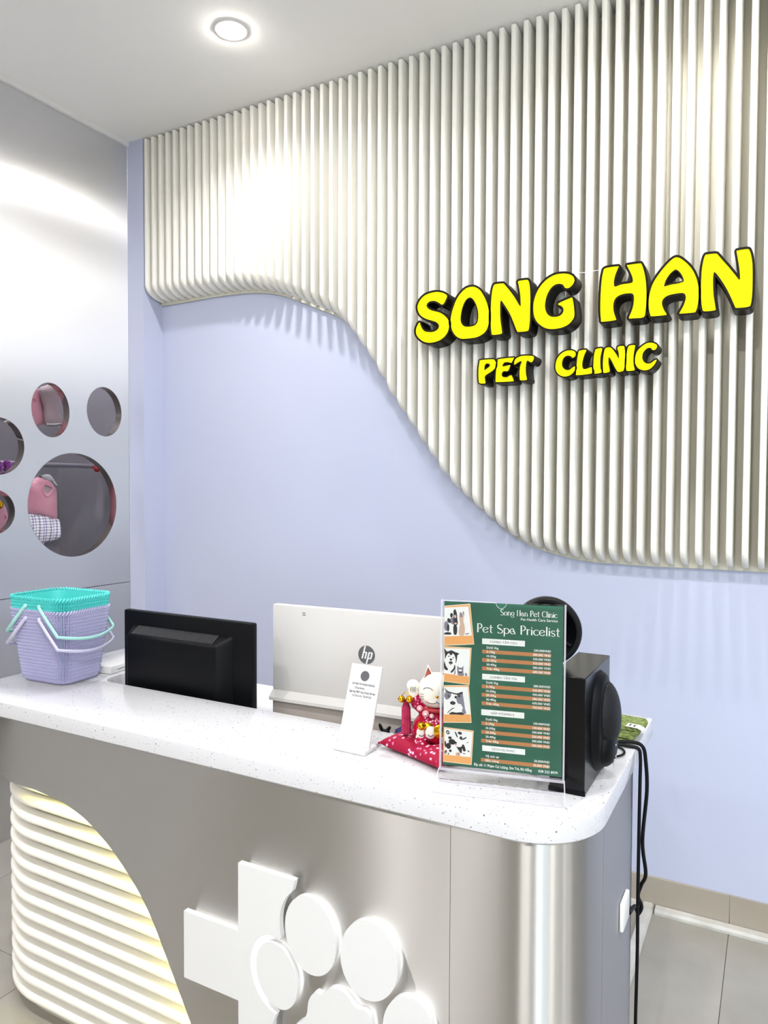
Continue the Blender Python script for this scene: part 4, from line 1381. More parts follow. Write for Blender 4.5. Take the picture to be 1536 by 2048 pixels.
for s in (-1, 1):
    tube('eye', [face_pt(s * (0.0175 + 0.0095 * math.cos(R(a))), 0.1235 + 0.006 * math.sin(R(a))) for a in range(15, 166, 15)], 0.0007, M['ink'], ct, 5)
    tube('mouth', [face_pt(s * (0.0115 + 0.0115 * math.cos(R(a))), 0.1045 + 0.006 * math.sin(R(a))) for a in range(170, 331, 16)], 0.0006, M['ink'], ct, 5)
    for dz in (0, 0.005, 0.010):
        tube('whisker', [face_pt(s * 0.0265, 0.105 + dz), face_pt(s * 0.033, 0.1035 + dz * 1.15)], 0.0005, M['ink'], ct, 5)
nb = ball('nose', face_pt(0, 0.1135), (0.0032, 0.0016, 0.0024), M['gold'], ct, 12, 8)
tube('collar', [(0.031 * math.cos(R(a)), -0.001 + 0.030 * math.sin(R(a)), 0.083) for a in range(0, 360, 15)], 0.0042, M['red'], ct, 10, closed=True)
for c, r_ in (((-0.071, -0.014, 0.101), 0.0072), ((-0.0545, -0.016, 0.101), 0.0078), ((-0.030, -0.043, 0.057), 0.0085)):
    b_ = ball('bell', c, r_, M['gold'], ct, 18, 12)
    tube('bell_band', [(c[0] + r_ * 1.02 * math.cos(R(a)), c[1] + r_ * 1.02 * math.sin(R(a)), c[2]) for a in range(0, 360, 20)], r_ * 0.09, M['gold'], b_, 6, closed=True)
tube('bell_cord', [(-0.071, -0.014, 0.108), (-0.064, -0.016, 0.115), (-0.056, -0.014, 0.112), (-0.0545, -0.016, 0.108)], 0.0008, M['gold'], ct, 6)
bm = bmesh.new()
for k in range(9):
    a = k / 9 * 2 * math.pi
    dx, dy = 0.0058 * math.cos(a), 0.0045 * math.sin(a)
    tube_bm(bm, [(-0.062 + dx * 0.5, -0.010 + dy * 0.5, 0.094), (-0.062 + dx, -0.010 + dy, 0.082), (-0.0615 + dx * 1.15, -0.010 + dy * 1.15, 0.030)], [0.002, 0.0033, 0.0034], 6)
ball_bm(bm, (-0.062, -0.010, 0.094), 0.0048, 10, 8)
frombm('tassel', bm, M['tassel'], ct, 60)
# treasures on the belly


def belly(u, v):
    q = 1 - (u / 0.050) ** 2 - ((v - 0.038) / 0.040) ** 2
    return -0.046 * math.sqrt(max(0.05, q))


for (u, v, rx, rz, mm) in ((-0.030, 0.041, 0.010, 0.013, 'porcelain'), (-0.012, 0.044, 0.011, 0.013, 'porcelain'), (0.004, 0.046, 0.012, 0.015, 'gold'),
                           (-0.021, 0.054, 0.018, 0.008, 'gold'), (0.016, 0.034, 0.010, 0.013, 'porcelain'), (-0.036, 0.027, 0.006, 0.010, 'porcelain')):
    o = ball('belly_ornament', (u, belly(u, v) + 0.001, v), (rx, 0.005, rz), M[mm], ct, 16, 10)
    if mm == 'porcelain':
        tube('ornament_smile', [(u + rx * 0.5 * math.cos(R(a)), belly(u, v) - 0.0038, v - 0.001 + rz * 0.35 * math.sin(R(a))) for a in range(200, 341, 20)], 0.0007, M['navy'], o, 5)
fanp = [(-0.019, 0.010)] + [(-0.019 + 0.019 * math.cos(R(a)), 0.010 + 0.019 * math.sin(R(a))) for a in range(15, 166, 10)]
prism('fan', [fanp], lambda u, v, w: (u, belly(u, max(v, 0.012)) - 0.004 + w, v), 0.0, 0.004, M['fan'], ct)
tube('gold_knot', [(-0.004 + 0.009 * math.cos(R(a)) * (1 if a < 360 else 0.6), belly(-0.004, 0.012) - 0.003, 0.010 + 0.005 * math.sin(R(a * 2))) for a in range(0, 360, 20)], 0.0009, M['gold'], ct, 6, closed=True)
# ribbon flowers on the shoulder
for (u, v, r_) in ((-0.034, 0.088, 0.006), (-0.022, 0.078, 0.007), (-0.010, 0.074, 0.005)):
    o = ball('robe_flower', (u, -0.030 - 0.006 * (1 - abs(u) / 0.04), v), (r_, 0.003, r_), M['pinkink'], ct, 12, 8)
    ball('flower_centre', (u, -0.0335 - 0.006 * (1 - abs(u) / 0.04), v), (r_ * 0.35, 0.0015, r_ * 0.35), M['whiteink'], o, 8, 6)

# ------------------------------------------------------------------ acrylic price list stand
pa_ = math.atan2(0.046, 0.205)
ps = tag(empty('price_list_stand', (-0.527, 1.2005, 0.8005), pa_), 'clear acrylic stand holding the green pet spa price list', 'sign')
tilt = R(1.3)


def PF(u, v, w):
    """sheet plane: u right, v up in millimetres, w metres towards the viewer"""
    vv = v * 0.001
    return (u * 0.001, vv * math.sin(tilt) - w * math.cos(tilt), 0.0305 + vv * math.cos(tilt) + w * math.sin(tilt))


pp = lambda pts, name, m, w, parent=None: flat(name, pts, PF, m, parent or ps, w)
sheet_o = prism('price_sheet', [[(0, 0), (210, 0), (210, 297), (0, 297)]], PF, 0.0, -0.0004, M['green'], ps)
# front and back panes of the sleeve, thumb notch, edges
prism('front_pane', [[(-5, -4), (214, -4), (214, 299), (113, 299), (110.5, 293), (106, 289), (102.5, 288), (99, 289), (95, 293), (92.5, 299), (-5, 299)]], PF, 0.0042, 0.0022, M['clear'], ps)
prism('back_pane', [[(-5, -4), (214, -4), (214, 299), (-5, 299)]], PF, -0.0018, -0.0038, M['clear'], ps)
for u0, u1 in ((-5.5, -2.5), (211.5, 214.5)):
    prism('pane_edge', [[(u0, -5), (u1, -5), (u1, 299.5), (u0, 299.5)]], PF, 0.0044, -0.0042, M['clearedge'], ps)
prism('pane_edge', [[(-5, 298.0), (92.5, 298.0), (92.5, 299.5), (-5, 299.5)]], PF, 0.0044, 0.0022, M['clearedge'], ps)
tube('notch_edge', [PF(u, v, 0.0034) for u, v in ((92.5, 299), (95, 293), (99, 289), (102.5, 288), (106, 289), (110.5, 293), (113, 299))], 0.0006, M['clearedge'], ps, 6)
prism('lower_edge', [[(-5, -9), (214, -9), (214, -4), (-5, -4)]], PF, 0.0044, -0.0042, M['clearedge'], ps)
# foot: two sloping acrylic wings and a flat base plate
for yy, nm in ((-0.052, 'front_foot'), (0.009, 'rear_foot')):
    vs_ = [(-0.005, -0.0035 * (1 if yy < 0 else -1), 0.024), (0.214, -0.0035 * (1 if yy < 0 else -1), 0.024), (0.218, yy, 0.0), (-0.009, yy, 0.0)]
    d = Vector((0, -0.002 if yy < 0 else 0.002, 0.0))
    vv_ = [Vector(q) for q in vs_] + [Vector(q) + d for q in vs_]
    mk(nm, vv_, [(0, 1, 2, 3), (7, 6, 5, 4), (0, 4, 5, 1), (1, 5, 6, 2), (2, 6, 7, 3), (3, 7, 4, 0)], M['clear'], ps)
box('foot_edge', (-0.009, -0.0535, 0.0), (0.218, -0.0512, 0.0018), M['clearedge'], ps)
tube('foot_edge', [(-0.0055, -0.004, 0.026), (-0.009, -0.052, 0.001)], 0.0011, M['clearedge'], ps, 6)
tube('foot_edge', [(0.2145, -0.004, 0.026), (0.218, -0.052, 0.001)], 0.0011, M['clearedge'], ps, 6)
box('base_plate', (-0.005, -0.004, 0.0), (0.214, 0.004, 0.002), M['clearedge'], ps)

# printed contents: photo cards
w1_, w2_, w3_, w4_ = 0.0002, 0.0004, 0.0006, 0.0008


def card(quad, white):
    c = pp(quad, 'photo_card', M['cream'], w1_, sheet_o)
    a, b, cc, d = [Vector(q) for q in quad]
    inset = [a + (cc - a) * 0.022, b + (d - b) * 0.022, cc + (a - cc) * 0.022, d + (b - d) * 0.022]
    pp([tuple(q) for q in inset], 'card_border', M['orange'], w2_ * 0.75, c)
    pp(white, 'photo_print', M['whiteink'], w2_, c)
    return c


def blob(c, pts, m, w=w3_, n=4, nm='printed_shape'):
    pp(catmull(pts, n), nm, M[m], w, c)


def el(c, x, y, rx, ry, m, w=w3_, tl=0.0):
    pp(ellipse(x, y, rx, ry, 20, R(tl)), 'printed_shape', M[m], w, c)


c1 = card([(0.3, 288.5), (47.1, 294.5), (55.1, 221.6), (0.3, 215.8)], [(0.3, 285.0), (43.7, 289.3), (50.6, 237.4), (0.3, 232.8)])
# dogs and cats in a row
el(c1, 4, 252, 4, 9, 'furgrey'); el(c1, 9, 262, 3.2, 4.5, 'ink', w4_, 20); el(c1, 7.5, 249, 2.2, 7, 'ink', w4_)
blob(c1, [(1, 236.5), (12, 237), (13, 240), (6, 241), (1, 239)], 'ink')
blob(c1, [(11, 273), (13, 276), (16, 274), (15, 269), (12, 268)], 'ink'); el(c1, 15, 262, 4, 6, 'furgrey')
blob(c1, [(17, 280), (20, 283), (23, 276), (24, 266), (25, 258), (22, 253), (18, 254), (16, 262), (17, 272)], 'ink')
el(c1, 20, 270, 2.2, 3, 'tanink', w4_); el(c1, 21, 257.5, 2.4, 1.8, 'tanink', w4_)
blob(c1, [(17.5, 253), (23, 253), (24, 244), (22.5, 237.5), (18.5, 237.5), (17, 244)], 'ink')
blob(c1, [(28, 275), (30, 279), (33, 275), (35, 281), (36.5, 274), (35, 264), (37, 255), (38, 246), (36, 237), (28, 237), (27, 247), (29, 257), (27.5, 266)], 'tanink')
blob(c1, [(28.5, 274.5), (30, 278.5), (33, 274.5), (32.5, 270), (29.5, 269)], 'furgrey', w4_); blob(c1, [(33.5, 276), (35.2, 281), (36.4, 275)], 'furgrey', w4_)
el(c1, 42, 240, 4.5, 1.0, 'furgrey', w3_, 12)

c2 = card([(0.3, 215.2), (50.5, 215.3), (47.3, 148.4), (0.3, 150.8)], [(0.6, 212.0), (48.1, 213.1), (45.9, 163.1), (0.6, 165.9)])
blob(c2, [(1, 211), (6, 206), (14, 208.5), (20, 206), (28, 203.5), (25, 200), (24, 192), (22, 186), (18, 190), (10, 196), (3, 192), (2, 200)], 'ink')
blob(c2, [(4, 196), (9, 203), (13, 199), (17, 203), (21, 197), (22, 189), (18, 179), (12, 172), (7, 178), (3, 187)], 'whiteink', w4_)
for x_, y_, rx_, ry_, mm in ((9.5, 197.5, 1.4, 1.0, 'ink'), (17.5, 195.5, 1.3, 1.0, 'ink'), (13.2, 191.8, 2.4, 1.8, 'ink'), (13.0, 186.0, 3.6, 2.6, 'ink'), (12.8, 183.8, 1.8, 2.0, 'pinkink')):
    el(c2, x_, y_, rx_, ry_, mm, 0.0010)
blob(c2, [(1, 188), (4, 180), (8, 174), (6, 172), (1, 175)], 'ink'); blob(c2, [(20, 183), (21.5, 176), (15, 168), (13, 170), (18, 176)], 'ink')
blob(c2, [(21, 175), (22, 168), (19, 164.5), (20, 170)], 'furgrey')
blob(c2, [(25, 181.5), (28, 178.5), (33, 178.5), (36, 181.5), (36, 171), (37, 164.5), (27, 164.5), (25, 171)], 'furgrey')
el(c2, 30.5, 173.5, 3.0, 2.0, 'whiteink', w4_); el(c2, 30.5, 170.0, 3.4, 1.2, 'ink', w4_); el(c2, 30.5, 176.5, 2.4, 0.6, 'ink', w4_); el(c2, 41, 166.5, 2.0, 3.0, 'furgrey', w3_, 20)

c3 = card([(0.6, 144.2), (46.2, 147.7), (52.0, 80.4), (0.6, 76.2)], [(1.1, 141.2), (44.2, 144.5), (50.1, 95.7), (1.0, 91.4)])
blob(c3, [(2, 139.5), (7.5, 133), (14, 132), (13, 124), (8, 119), (4, 120), (1.5, 126), (4, 133)], 'furgrey')
blob(c3, [(2, 140), (8, 134.5), (16, 132.5), (25, 131.5), (35, 135), (34, 131), (26, 129), (16, 130.5), (8, 132)], 'ink', w4_)
blob(c3, [(26, 131), (34, 134.5), (36, 128), (38, 116), (40, 104), (42, 97), (36, 95.5), (34, 104), (33, 112), (27, 113.5), (24, 120), (25, 126)], 'furgrey')
for x_, y_, rx_, ry_, mm in ((10.5, 125.5, 2.6, 2.2, 'ink'), (22.8, 124.5, 2.2, 2.4, 'ink'), (10.9, 125.9, 1.0, 1.0, 'whiteink'), (29, 127, 3.0, 1.5, 'ink'), (17.5, 113.5, 5.0, 3.2, 'ink'), (18.0, 113.2, 2.4, 1.1, 'furgrey'), (31, 106, 5.0, 4.5, 'whiteink')):
    el(c3, x_, y_, rx_, ry_, mm, 0.0010)
blob(c3, [(8, 95.5), (16, 103.5), (21, 105), (14, 100), (9, 95)], 'ink'); blob(c3, [(11, 92.6), (16, 97), (24, 96.5), (33, 98), (38, 95.5), (36, 93.5), (24, 93.2)], 'ink')

c4 = card([(1.3, 68.5), (56.0, 66.8), (52.8, 4.6), (1.0, 5.2)], [(3.3, 66.3), (54.0, 64.0), (50.8, 18.5), (3.1, 18.6)])
for x_, y_, rx_, ry_, mm, tl in ((9, 59.5, 3.0, 3.8, 'ink', 20), (9, 59.5, 1.4, 1.6, 'whiteink', 0), (13, 50, 3.4, 2.4, 'ink', 0), (17, 43, 6.4, 5.0, 'ink', -10), (10.5, 35, 4.6, 5.5, 'ink', 0),
                                 (4.8, 38, 1.5, 6.0, 'ink', 5), (14, 26.5, 2.5, 2.5, 'ink', 0), (24, 42, 1.6, 2.0, 'ink', 0), (23.8, 38.5, 2.0, 1.6, 'pinkink', 0), (5.5, 23.5, 2.2, 3.6, 'ink', -15), (5.6, 23.0, 0.9, 1.5, 'tanink', 0),
                                 (31, 60, 3.8, 2.6, 'ink', -10), (24.5, 57, 1.2, 6.0, 'ink', 25), (33, 51.5, 2.6, 3.0, 'ink', 0), (39, 51.0, 5.4, 1.2, 'ink', 30), (28, 21.5, 4.4, 4.0, 'tanink', 0), (28.5, 22, 1.0, 1.1, 'ink', 0),
                                 (45, 44.5, 2.4, 0.7, 'furgrey', 35), (47, 29, 2.6, 0.9, 'ink', -30), (10.5, 20.8, 1.0, 1.8, 'ink', -15), (39, 24, 3.0, 1.0, 'furgrey', 0)):
    el(c4, x_, y_, rx_, ry_, mm, w3_ if rx_ > 1.5 else w4_, tl)
blob(c4, [(25, 35.5), (29, 34.5), (34, 36), (36.5, 40.5), (39.5, 38), (42, 29.5), (38, 28), (35.5, 33), (35, 26), (33, 24), (29, 29)], 'ink')

# titles in a high-contrast deco letter
GL = {
    'P': (0.56, [('l', 0.10, 0, 0.10, 1, .15), ('a', 0.20, 0.72, 0.27, 0.27, 95, -95, .05, .13)]),
    'e': (0.58, [('a', 0.28, 0.31, 0.25, 0.29, 20, 330, .05, .13), ('l', 0.05, 0.27, 0.51, 0.42, .05)]),
    't': (0.40, [('l', 0.18, 0.04, 0.18, 0.88, .12), ('l', 0.02, 0.62, 0.36, 0.62, .06), ('l', 0.18, 0.03, 0.36, 0.03, .05)]),
    'S': (0.60, [('a', 0.29, 0.74, 0.22, 0.23, 35, 235, .05, .12), ('l', 0.16, 0.57, 0.42, 0.43, .14), ('a', 0.29, 0.25, 0.24, 0.23, 50, -155, .05, .12)]),
    'p': (0.60, [('l', 0.09, -0.3, 0.09, 0.64, .13), ('a', 0.30, 0.31, 0.24, 0.29, 150, -150, .05, .13)]),
    'a': (0.60, [('a', 0.26, 0.31, 0.22, 0.29, 60, 300, .05, .10), ('l', 0.28, 0.62, 0.50, 0.02, .13), ('l', 0.14, 0.24, 0.44, 0.36, .05)]),
    'r': (0.40, [('l', 0.10, 0, 0.10, 0.64, .14), ('a', 0.26, 0.42, 0.15, 0.18, 170, 50, .06, .06)]),
    'i': (0.24, [('l', 0.11, 0, 0.11, 0.60, .14), ('l', 0.06, 0.80, 0.16, 0.80, .10)]),
    'c': (0.54, [('a', 0.29, 0.31, 0.25, 0.29, 45, 320, .05, .13)]),
    'l': (0.24, [('l', 0.11, 0, 0.11, 1.0, .14)]),
    's': (0.44, [('a', 0.21, 0.46, 0.15, 0.15, 30, 235, .05, .09), ('l', 0.12, 0.35, 0.31, 0.26, .11), ('a', 0.21, 0.16, 0.16, 0.15, 50, -155, .05, .09)]),
    'o': (0.60, [('a', 0.29, 0.31, 0.25, 0.29, 0, 360, .05, .13)]),
    'n': (0.56, [('l', 0.09, 0, 0.09, 0.64, .13), ('a', 0.27, 0.36, 0.18, 0.26, 175, 0, .05, .06), ('l', 0.45, 0, 0.45, 0.38, .13)]),
    'g': (0.58, [('a', 0.27, 0.36, 0.22, 0.25, 0, 360, .05, .12), ('a', 0.27, -0.10, 0.22, 0.16, 80, -200, .05, .08)]),
    'H': (0.66, [('l', 0.10, 0, 0.10, 1, .13), ('l', 0.54, 0, 0.54, 1, .13), ('l', 0.40, 0.52, 0.54, 0.52, .05)]),
    'C': (0.70, [('a', 0.36, 0.5, 0.31, 0.47, 45, 315, .05, .13)]),
}


def deco(s, x0, y0, width, cap, nm):
    adv, x = [], 0.0
    for ch in s:
        adv.append(x)
        x += GL[ch][0] if ch in GL else 0.36
    sx = width / x
    vs_, fs = [], []
    for ch, ax in zip(s, adv):
        if ch not in GL:
            continue
        for st in GL[ch][1]:
            if st[0] == 'l':
                pts, ws = [(st[1], st[2]), (st[3], st[4])], [st[5]] * 2
            else:
                _, cx, cy, rx, ry, a0, a1, w0, wm = st
                pts, ws = [], []
                for k in range(19):
                    a = R(a0 + (a1 - a0) * k / 18)
                    pts.append((cx + rx * math.cos(a), cy + ry * math.sin(a)))
                    ws.append(w0 + (wm - w0) * abs(math.cos(a)) ** 1.6)
            base_i = len(vs_)
            for k, (px, py) in enumerate(pts):
                q0, q1 = pts[max(0, k - 1)], pts[min(len(pts) - 1, k + 1)]
                dx, dy = (q1[0] - q0[0]) * sx, (q1[1] - q0[1]) * cap
                L = math.hypot(dx, dy) or 1
                hw = ws[k] * cap / 2
                X, Y = x0 + (ax + px) * sx, y0 + py * cap
                vs_ += [PF(X - dy / L * hw, Y + dx / L * hw, w2_), PF(X + dy / L * hw, Y - dx / L * hw, w2_)]
            for k in range(len(pts) - 1):
                a = base_i + 2 * k
                fs.append((a, a + 1, a + 3, a + 2))
    me = bpy.data.meshes.new(nm)
    me.from_pydata(vs_, [], fs)
    link(nm, me, M['whiteink'], sheet_o)


deco('Song Han Pet Clinic', 101.0, 276.4, 99.0, 10.6, 'title_text')
deco('Pet Spa Pricelist', 59.5, 244.0, 145.0, 16.0, 'headline_text')
text('subtitle_text', 'Pet Health Care Service', PF, M['whiteink'], sheet_o, 200.0, 269.0, size=6.4, width=63.0, align='RIGHT', w=w2_, bold=0.01)
for (y0, y1, x0, x1, s) in ((223.3, 233.4, 69.2, 144.5, 'COMBO TẮM CẠO'), (160.1, 170.3, 70.0, 145.3, 'COMBO TẮM TỈA'), (96.2, 106.7, 69.1, 144.8, 'HẤP VITAMIN E'), (32.3, 42.4, 71.5, 147.0, 'DỊCH VỤ KHÁC')):
    b_ = pp([(x0, y0), (x1, y0), (x1, y1), (x0, y1)], 'heading_box', M['whiteink'], w1_, sheet_o)
    text('heading_text', s, PF, M['greyink'], b_, (x0 + x1) / 2, y0 + 3.1, size=5.4, width=48.0 if 'COMBO' in s else 41.0, align='CENTER', w=w2_)
GR = [(216.4, [('Dưới 5kg', '230.000VND'), ('5-10kg', '280.000 VND'), ('10-20kg', '330.000 VND'), ('20-30kg', '530.000 VND'), ('30-40kg', '580.000 VND'), ('Trên 40kg', '680.000 VND')]),
      (154.0, [('Dưới 5kg', '280.000VND'), ('5-10kg', '360.000 VND'), ('10-20kg', '430.000 VND'), ('20-30kg', '580.000 VND'), ('30-40kg', '630.000 VND'), ('Trên 40kg', '730.000 VND')]),
      (88.2, [('Dưới 5kg', '100.000VND'), ('5-10kg', '150.000 VND'), ('10-20kg', '200.000 VND'), ('20-30kg', '250.000 VND'), ('30-40kg', '300.000 VND'), ('Trên 40kg', '350.000 VND')]),
      (22.6, [('Vệ sinh tai', '20.000VND'), ('Bấm móng', '20.000 VND')])]
for y0, rows in GR:
    st = 7.55 if y0 > 100 else 7.75
    for k, (a, b) in enumerate(rows):
        y = y0 - k * st
        par = sheet_o
        if k % 2:
            par = pp([(69.6, y - 2.0), (189.4, y - 2.0), (189.4, y + 4.6), (69.6, y + 4.6)], 'price_bar', M['brownbar'], w1_, sheet_o)
        text('row_label', a, PF, M['whiteink'], par, 77.4, y - 0.7, size=5.5, w=w2_, bold=0.018)
        text('row_price', b, PF, M['whiteink'], par, 189.2, y - 0.7, size=5.5, align='RIGHT', w=w2_, bold=0.018)
text('address_text', 'Địa chỉ: 11 Phạm Cự Lượng, Sơn Trà, Đà Nẵng', PF, M['whiteink'], sheet_o, 56.8, 4.6, size=6.2, width=102.0, w=w2_, bold=0.02)
text('phone_text', '038 222 8979', PF, M['whiteink'], sheet_o, 203.2, 4.6, size=6.2, width=33.0, align='RIGHT', w=w2_, bold=0.02)

# ------------------------------------------------------------------ black loudspeaker
t = tag(empty('loudspeaker', (-0.345, 1.358, 0.8005)), 'black box loudspeaker with a bulging oval grille at the counter end', 'speaker')
box('cabinet', (-0.002, -0.101, 0.0), (0.06, 0.101, 0.2055), M['blackgloss'], t, 0.0012, 1)
# oval grille dome on the +x face


def dome(name, cy, cz, ry, rz, h, x0, m, parent, pw=2.0, peak=0.0, n=40, rr=12):
    vs_, fs = [], []
    for j in range(rr + 1):
        q = j / rr
        hh = h * (max(0, 1 - q ** pw)) ** 0.5
        for i in range(n):
            a = 2 * math.pi * i / n
            vs_.append((x0 + hh, cy + ry * q * math.cos(a), cz + rz * q * math.sin(a) + peak * (1 - q) * rz))
    for j in range(rr):
        for i in range(n):
            fs.append((j * n + i, j * n + (i + 1) % n, (j + 1) * n + (i + 1) % n, (j + 1) * n + i))
    bm = bmesh.new()
    bv = [bm.verts.new(q) for q in vs_]
    for f in fs:
        try:
            bm.faces.new([bv[i] for i in f])
        except ValueError:
            pass
    bmesh.ops.remove_doubles(bm, verts=bm.verts, dist=1e-6)
    return frombm(name, bm, m, parent, 50)


# base ring (long oval) then the hooded grille over the upper part
M['grille'] = mat('dark grey grille cloth', '#0d0e11', 0.55, spec=0.3)
ntg = NT(M['grille'])
vg = objcoord(ntg)
wv = ntg.n('ShaderNodeTexVoronoi', Scale=520.0)
ntg.l(vg, wv.inputs['Vector'])
bump(ntg, wv.outputs['Distance'], 0.6, 0.001)
base_o = dome('front_bezel', 0.008, 0.103, 0.066, 0.094, 0.016, 0.0595, M['black'], t, 8)
dome('grille', 0.012, 0.118, 0.052, 0.062, 0.034, 0.064, M['grille'], t, 2.4, -0.30)
dome('lower_panel', 0.010, 0.058, 0.045, 0.040, 0.026, 0.066, M['black'], t, 3.0)
tube('hood_seam', [(0.094 - 0.020 * abs(k - 6) / 6, 0.012 - 0.048 + 0.096 * k / 12, 0.082 - 0.016 * math.sin(math.pi * k / 12) + 0.012) for k in range(13)], 0.0012, M['blackgloss'], t, 6)
ball('indicator', (0.093, -0.004, 0.066), (0.0014, 0.0016, 0.0022), M['chrome'], t, 8, 6)
for k, z in enumerate((0.030, 0.036, 0.042)):
    box('badge_letter', (0.0885 + 0.0012 * k, -0.008 + 0.006 * k, z - 0.002), (0.0900 + 0.0012 * k, -0.003 + 0.006 * k, z + 0.003), M['chrome'], t)
box('foot_rail', (-0.003, -0.102, 0.0), (0.061, -0.0995, 0.008), M['black'], t)

# round dish-shaped device on a stem
t = tag(empty('dish_device', (-0.375, 1.330, 0.8005), R(20)), 'round black dish-shaped device rising behind the price list', 'device')
ZD = 0.2675
mt = Matrix.Translation((0, 0, ZD)) @ Matrix.Rotation(R(90), 4, 'X')
lathe('dish', [(0.0, -0.006), (0.022, -0.006), (0.030, -0.012), (0.046, 0.004), (0.052, 0.016), (0.056, 0.017), (0.0605, 0.016), (0.0632, 0.011), (0.0632, -0.008), (0.058, -0.018), (0.040, -0.024), (0.0, -0.026)], M['black'], t, 64, mt, 30)
lathe('hub', [(0.0, 0.006), (0.012, 0.005), (0.018, 0.0), (0.020, -0.008)], M['blackmat'], t, 32, mt)
for k in range(3):
    a = R(90 + 120 * k)
    tube('spoke', [(0.016 * math.cos(a), -0.002, ZD + 0.016 * math.sin(a)), (0.050 * math.cos(a), -0.012, ZD + 0.050 * math.sin(a))], 0.0035, M['blackmat'], t, 8)
tube('stem', [(0, 0.014, 0.004), (0, 0.014, ZD - 0.05)], 0.006, M['black'], t, 12)
lathe('foot', [(0.0, 0.0), (0.030, 0.0), (0.030, 0.004), (0.008, 0.010), (0.0, 0.010)], M['black'], t, 32, Matrix.Translation((-0.02, 0.02, 0)))

# ------------------------------------------------------------------ folded green towel
M['towel'] = noisy(mat('green terry cloth', '#6f8240', 0.95), '#566a2a', '#9cab66', 130, 0.0)
ntw = NT(M['towel'])
vt = objcoord(ntw)
nn_ = ntw.n('ShaderNodeTexNoise', Scale=520.0, Detail=2.0)
ntw.l(vt, nn_.inputs['Vector'])
bump(ntw, nn_.outputs['Fac'], 1.0, 0.004)
t = tag(empty('folded_towel', (-0.292, 1.612, 0.8005), R(-6)), 'folded green terry towel with a white tag on the worktop behind the speaker', 'towel')


def fold(name, x0, x1, y0, y1, z0, th, gap, parent):
    """a cloth folded once: open at the front-left, round edge at the right"""
    prof = []
    zc = z0 + th + gap / 2
    ro, ri = th + gap / 2, gap / 2
    prof += [(x0, z0), (x1, z0)]
    prof += [(x1 + ro * math.sin(R(a)), zc - ro * math.cos(R(a))) for a in range(15, 180, 15)]
    prof += [(x1, zc + ro), (x0 + 0.012, zc + ro), (x0 + 0.008, zc + ro - th / 2), (x0 + 0.012, zc + ri), (x1, zc + ri)]
    prof += [(x1 + ri * math.sin(R(a)), zc + ri * math.cos(R(a))) for a in range(30, 180, 30)]
    prof += [(x1, zc - ri), (x0, zc - ri)]
    vs_, fs = [], []
    n = len(prof)
    K = 18
    for k in range(K + 1):
        y = y0 + (y1 - y0) * k / K
        e = 0.92 + 0.08 * math.sin(math.pi * k / K) ** 0.4
        for x, z in prof:
            wob = 0.0016 * math.sin(70 * y + 40 * x) * (1 if z > z0 + 1e-4 else 0)
            vs_.append((x * (1 if x < x1 else e), y, z0 + (z - z0) * e + abs(wob)))
    for k in range(K):
        for i in range(n):
            j = (i + 1) % n
            fs.append((k * n + i, k * n + j, (k + 1) * n + j, (k + 1) * n + i))
    for k in (0, K):
        tr = tessellate_polygon([[Vector((q[0], q[1], 0)) for q in prof]])
        fs += [tuple(k * n + i for i in q) for q in tr]
    bm = bmesh.new()
    bv = [bm.verts.new(q) for q in vs_]
    for f in fs:
        try:
            bm.faces.new([bv[i] for i in f])
        except ValueError:
            pass
    return frombm(name, bm, M['towel'], parent, 60)


fold('lower_fold', -0.07, 0.030, -0.040, 0.046, 0.0, 0.006, 0.003, t)
fold('upper_fold', -0.07, 0.042, -0.030, 0.048, 0.0155, 0.007, 0.002, t)
lab = [(0.022, 0.0345), (0.046, 0.0340), (0.056, 0.0300)]
vs_ = [(x, y, z) for y in (-0.034, -0.012) for x, z in lab]
tw = mk('care_label', vs_ + [(x, y, z - 0.0008) for x, y, z in vs_], [(0, 1, 4, 3), (1, 2, 5, 4), (6, 9, 10, 7), (7, 10, 11, 8), (0, 6, 7, 1), (1, 7, 8, 2), (2, 8, 11, 5), (5, 11, 10, 4), (4, 10, 9, 3), (3, 9, 6, 0)], M['whiteink'], t)
for x, y in ((0.027, -0.030), (0.036, -0.031)):
    mk('label_mark', [(x, y, 0.0350), (x + 0.004, y, 0.0350), (x + 0.004, y + 0.012, 0.0350), (x, y + 0.012, 0.0350)], [(0, 1, 2, 3)], M['ink'], tw)

# cables from the speaker over the worktop edge
c_ = catmull([(-0.33, 1.50, 0.8045), (-0.29, 1.535, 0.8050), (-0.262, 1.542, 0.8045), (-0.243, 1.548, 0.800), (-0.2395, 1.552, 0.780), (-0.2395, 1.552, 0.73), (-0.2400, 1.552, 0.64), (-0.2400, 1.55, 0.491),
              (-0.2395, 1.55, 0.375), (-0.241, 1.55, 0.221), (-0.241, 1.55, 0.06), (-0.225, 1.57, 0.0045), (-0.18, 1.70, 0.0045)], 6, closed=False)
tag(tube('power_cable', c_, 0.0036, M['cord'], None, 10), 'black cable hanging straight down past the counter end to the floor', 'cable')
c_ = catmull([(-0.33, 1.515, 0.8045), (-0.285, 1.555, 0.8050), (-0.255, 1.570, 0.8045), (-0.238, 1.572, 0.797), (-0.2325, 1.574, 0.770), (-0.229, 1.574, 0.707), (-0.236, 1.572, 0.60), (-0.2285, 1.572, 0.533),
              (-0.2365, 1.570, 0.508), (-0.2425, 1.568, 0.484), (-0.235, 1.568, 0.463), (-0.2405, 1.565, 0.448), (-0.243, 1.555, 0.46), (-0.244, 1.535, 0.478), (-0.243, 1.47, 0.498)], 6, closed=False)
tag(tube('power_cable', c_, 0.0038, M['cord'], None, 10), 'black cable looping from the worktop to the white socket plate', 'cable')
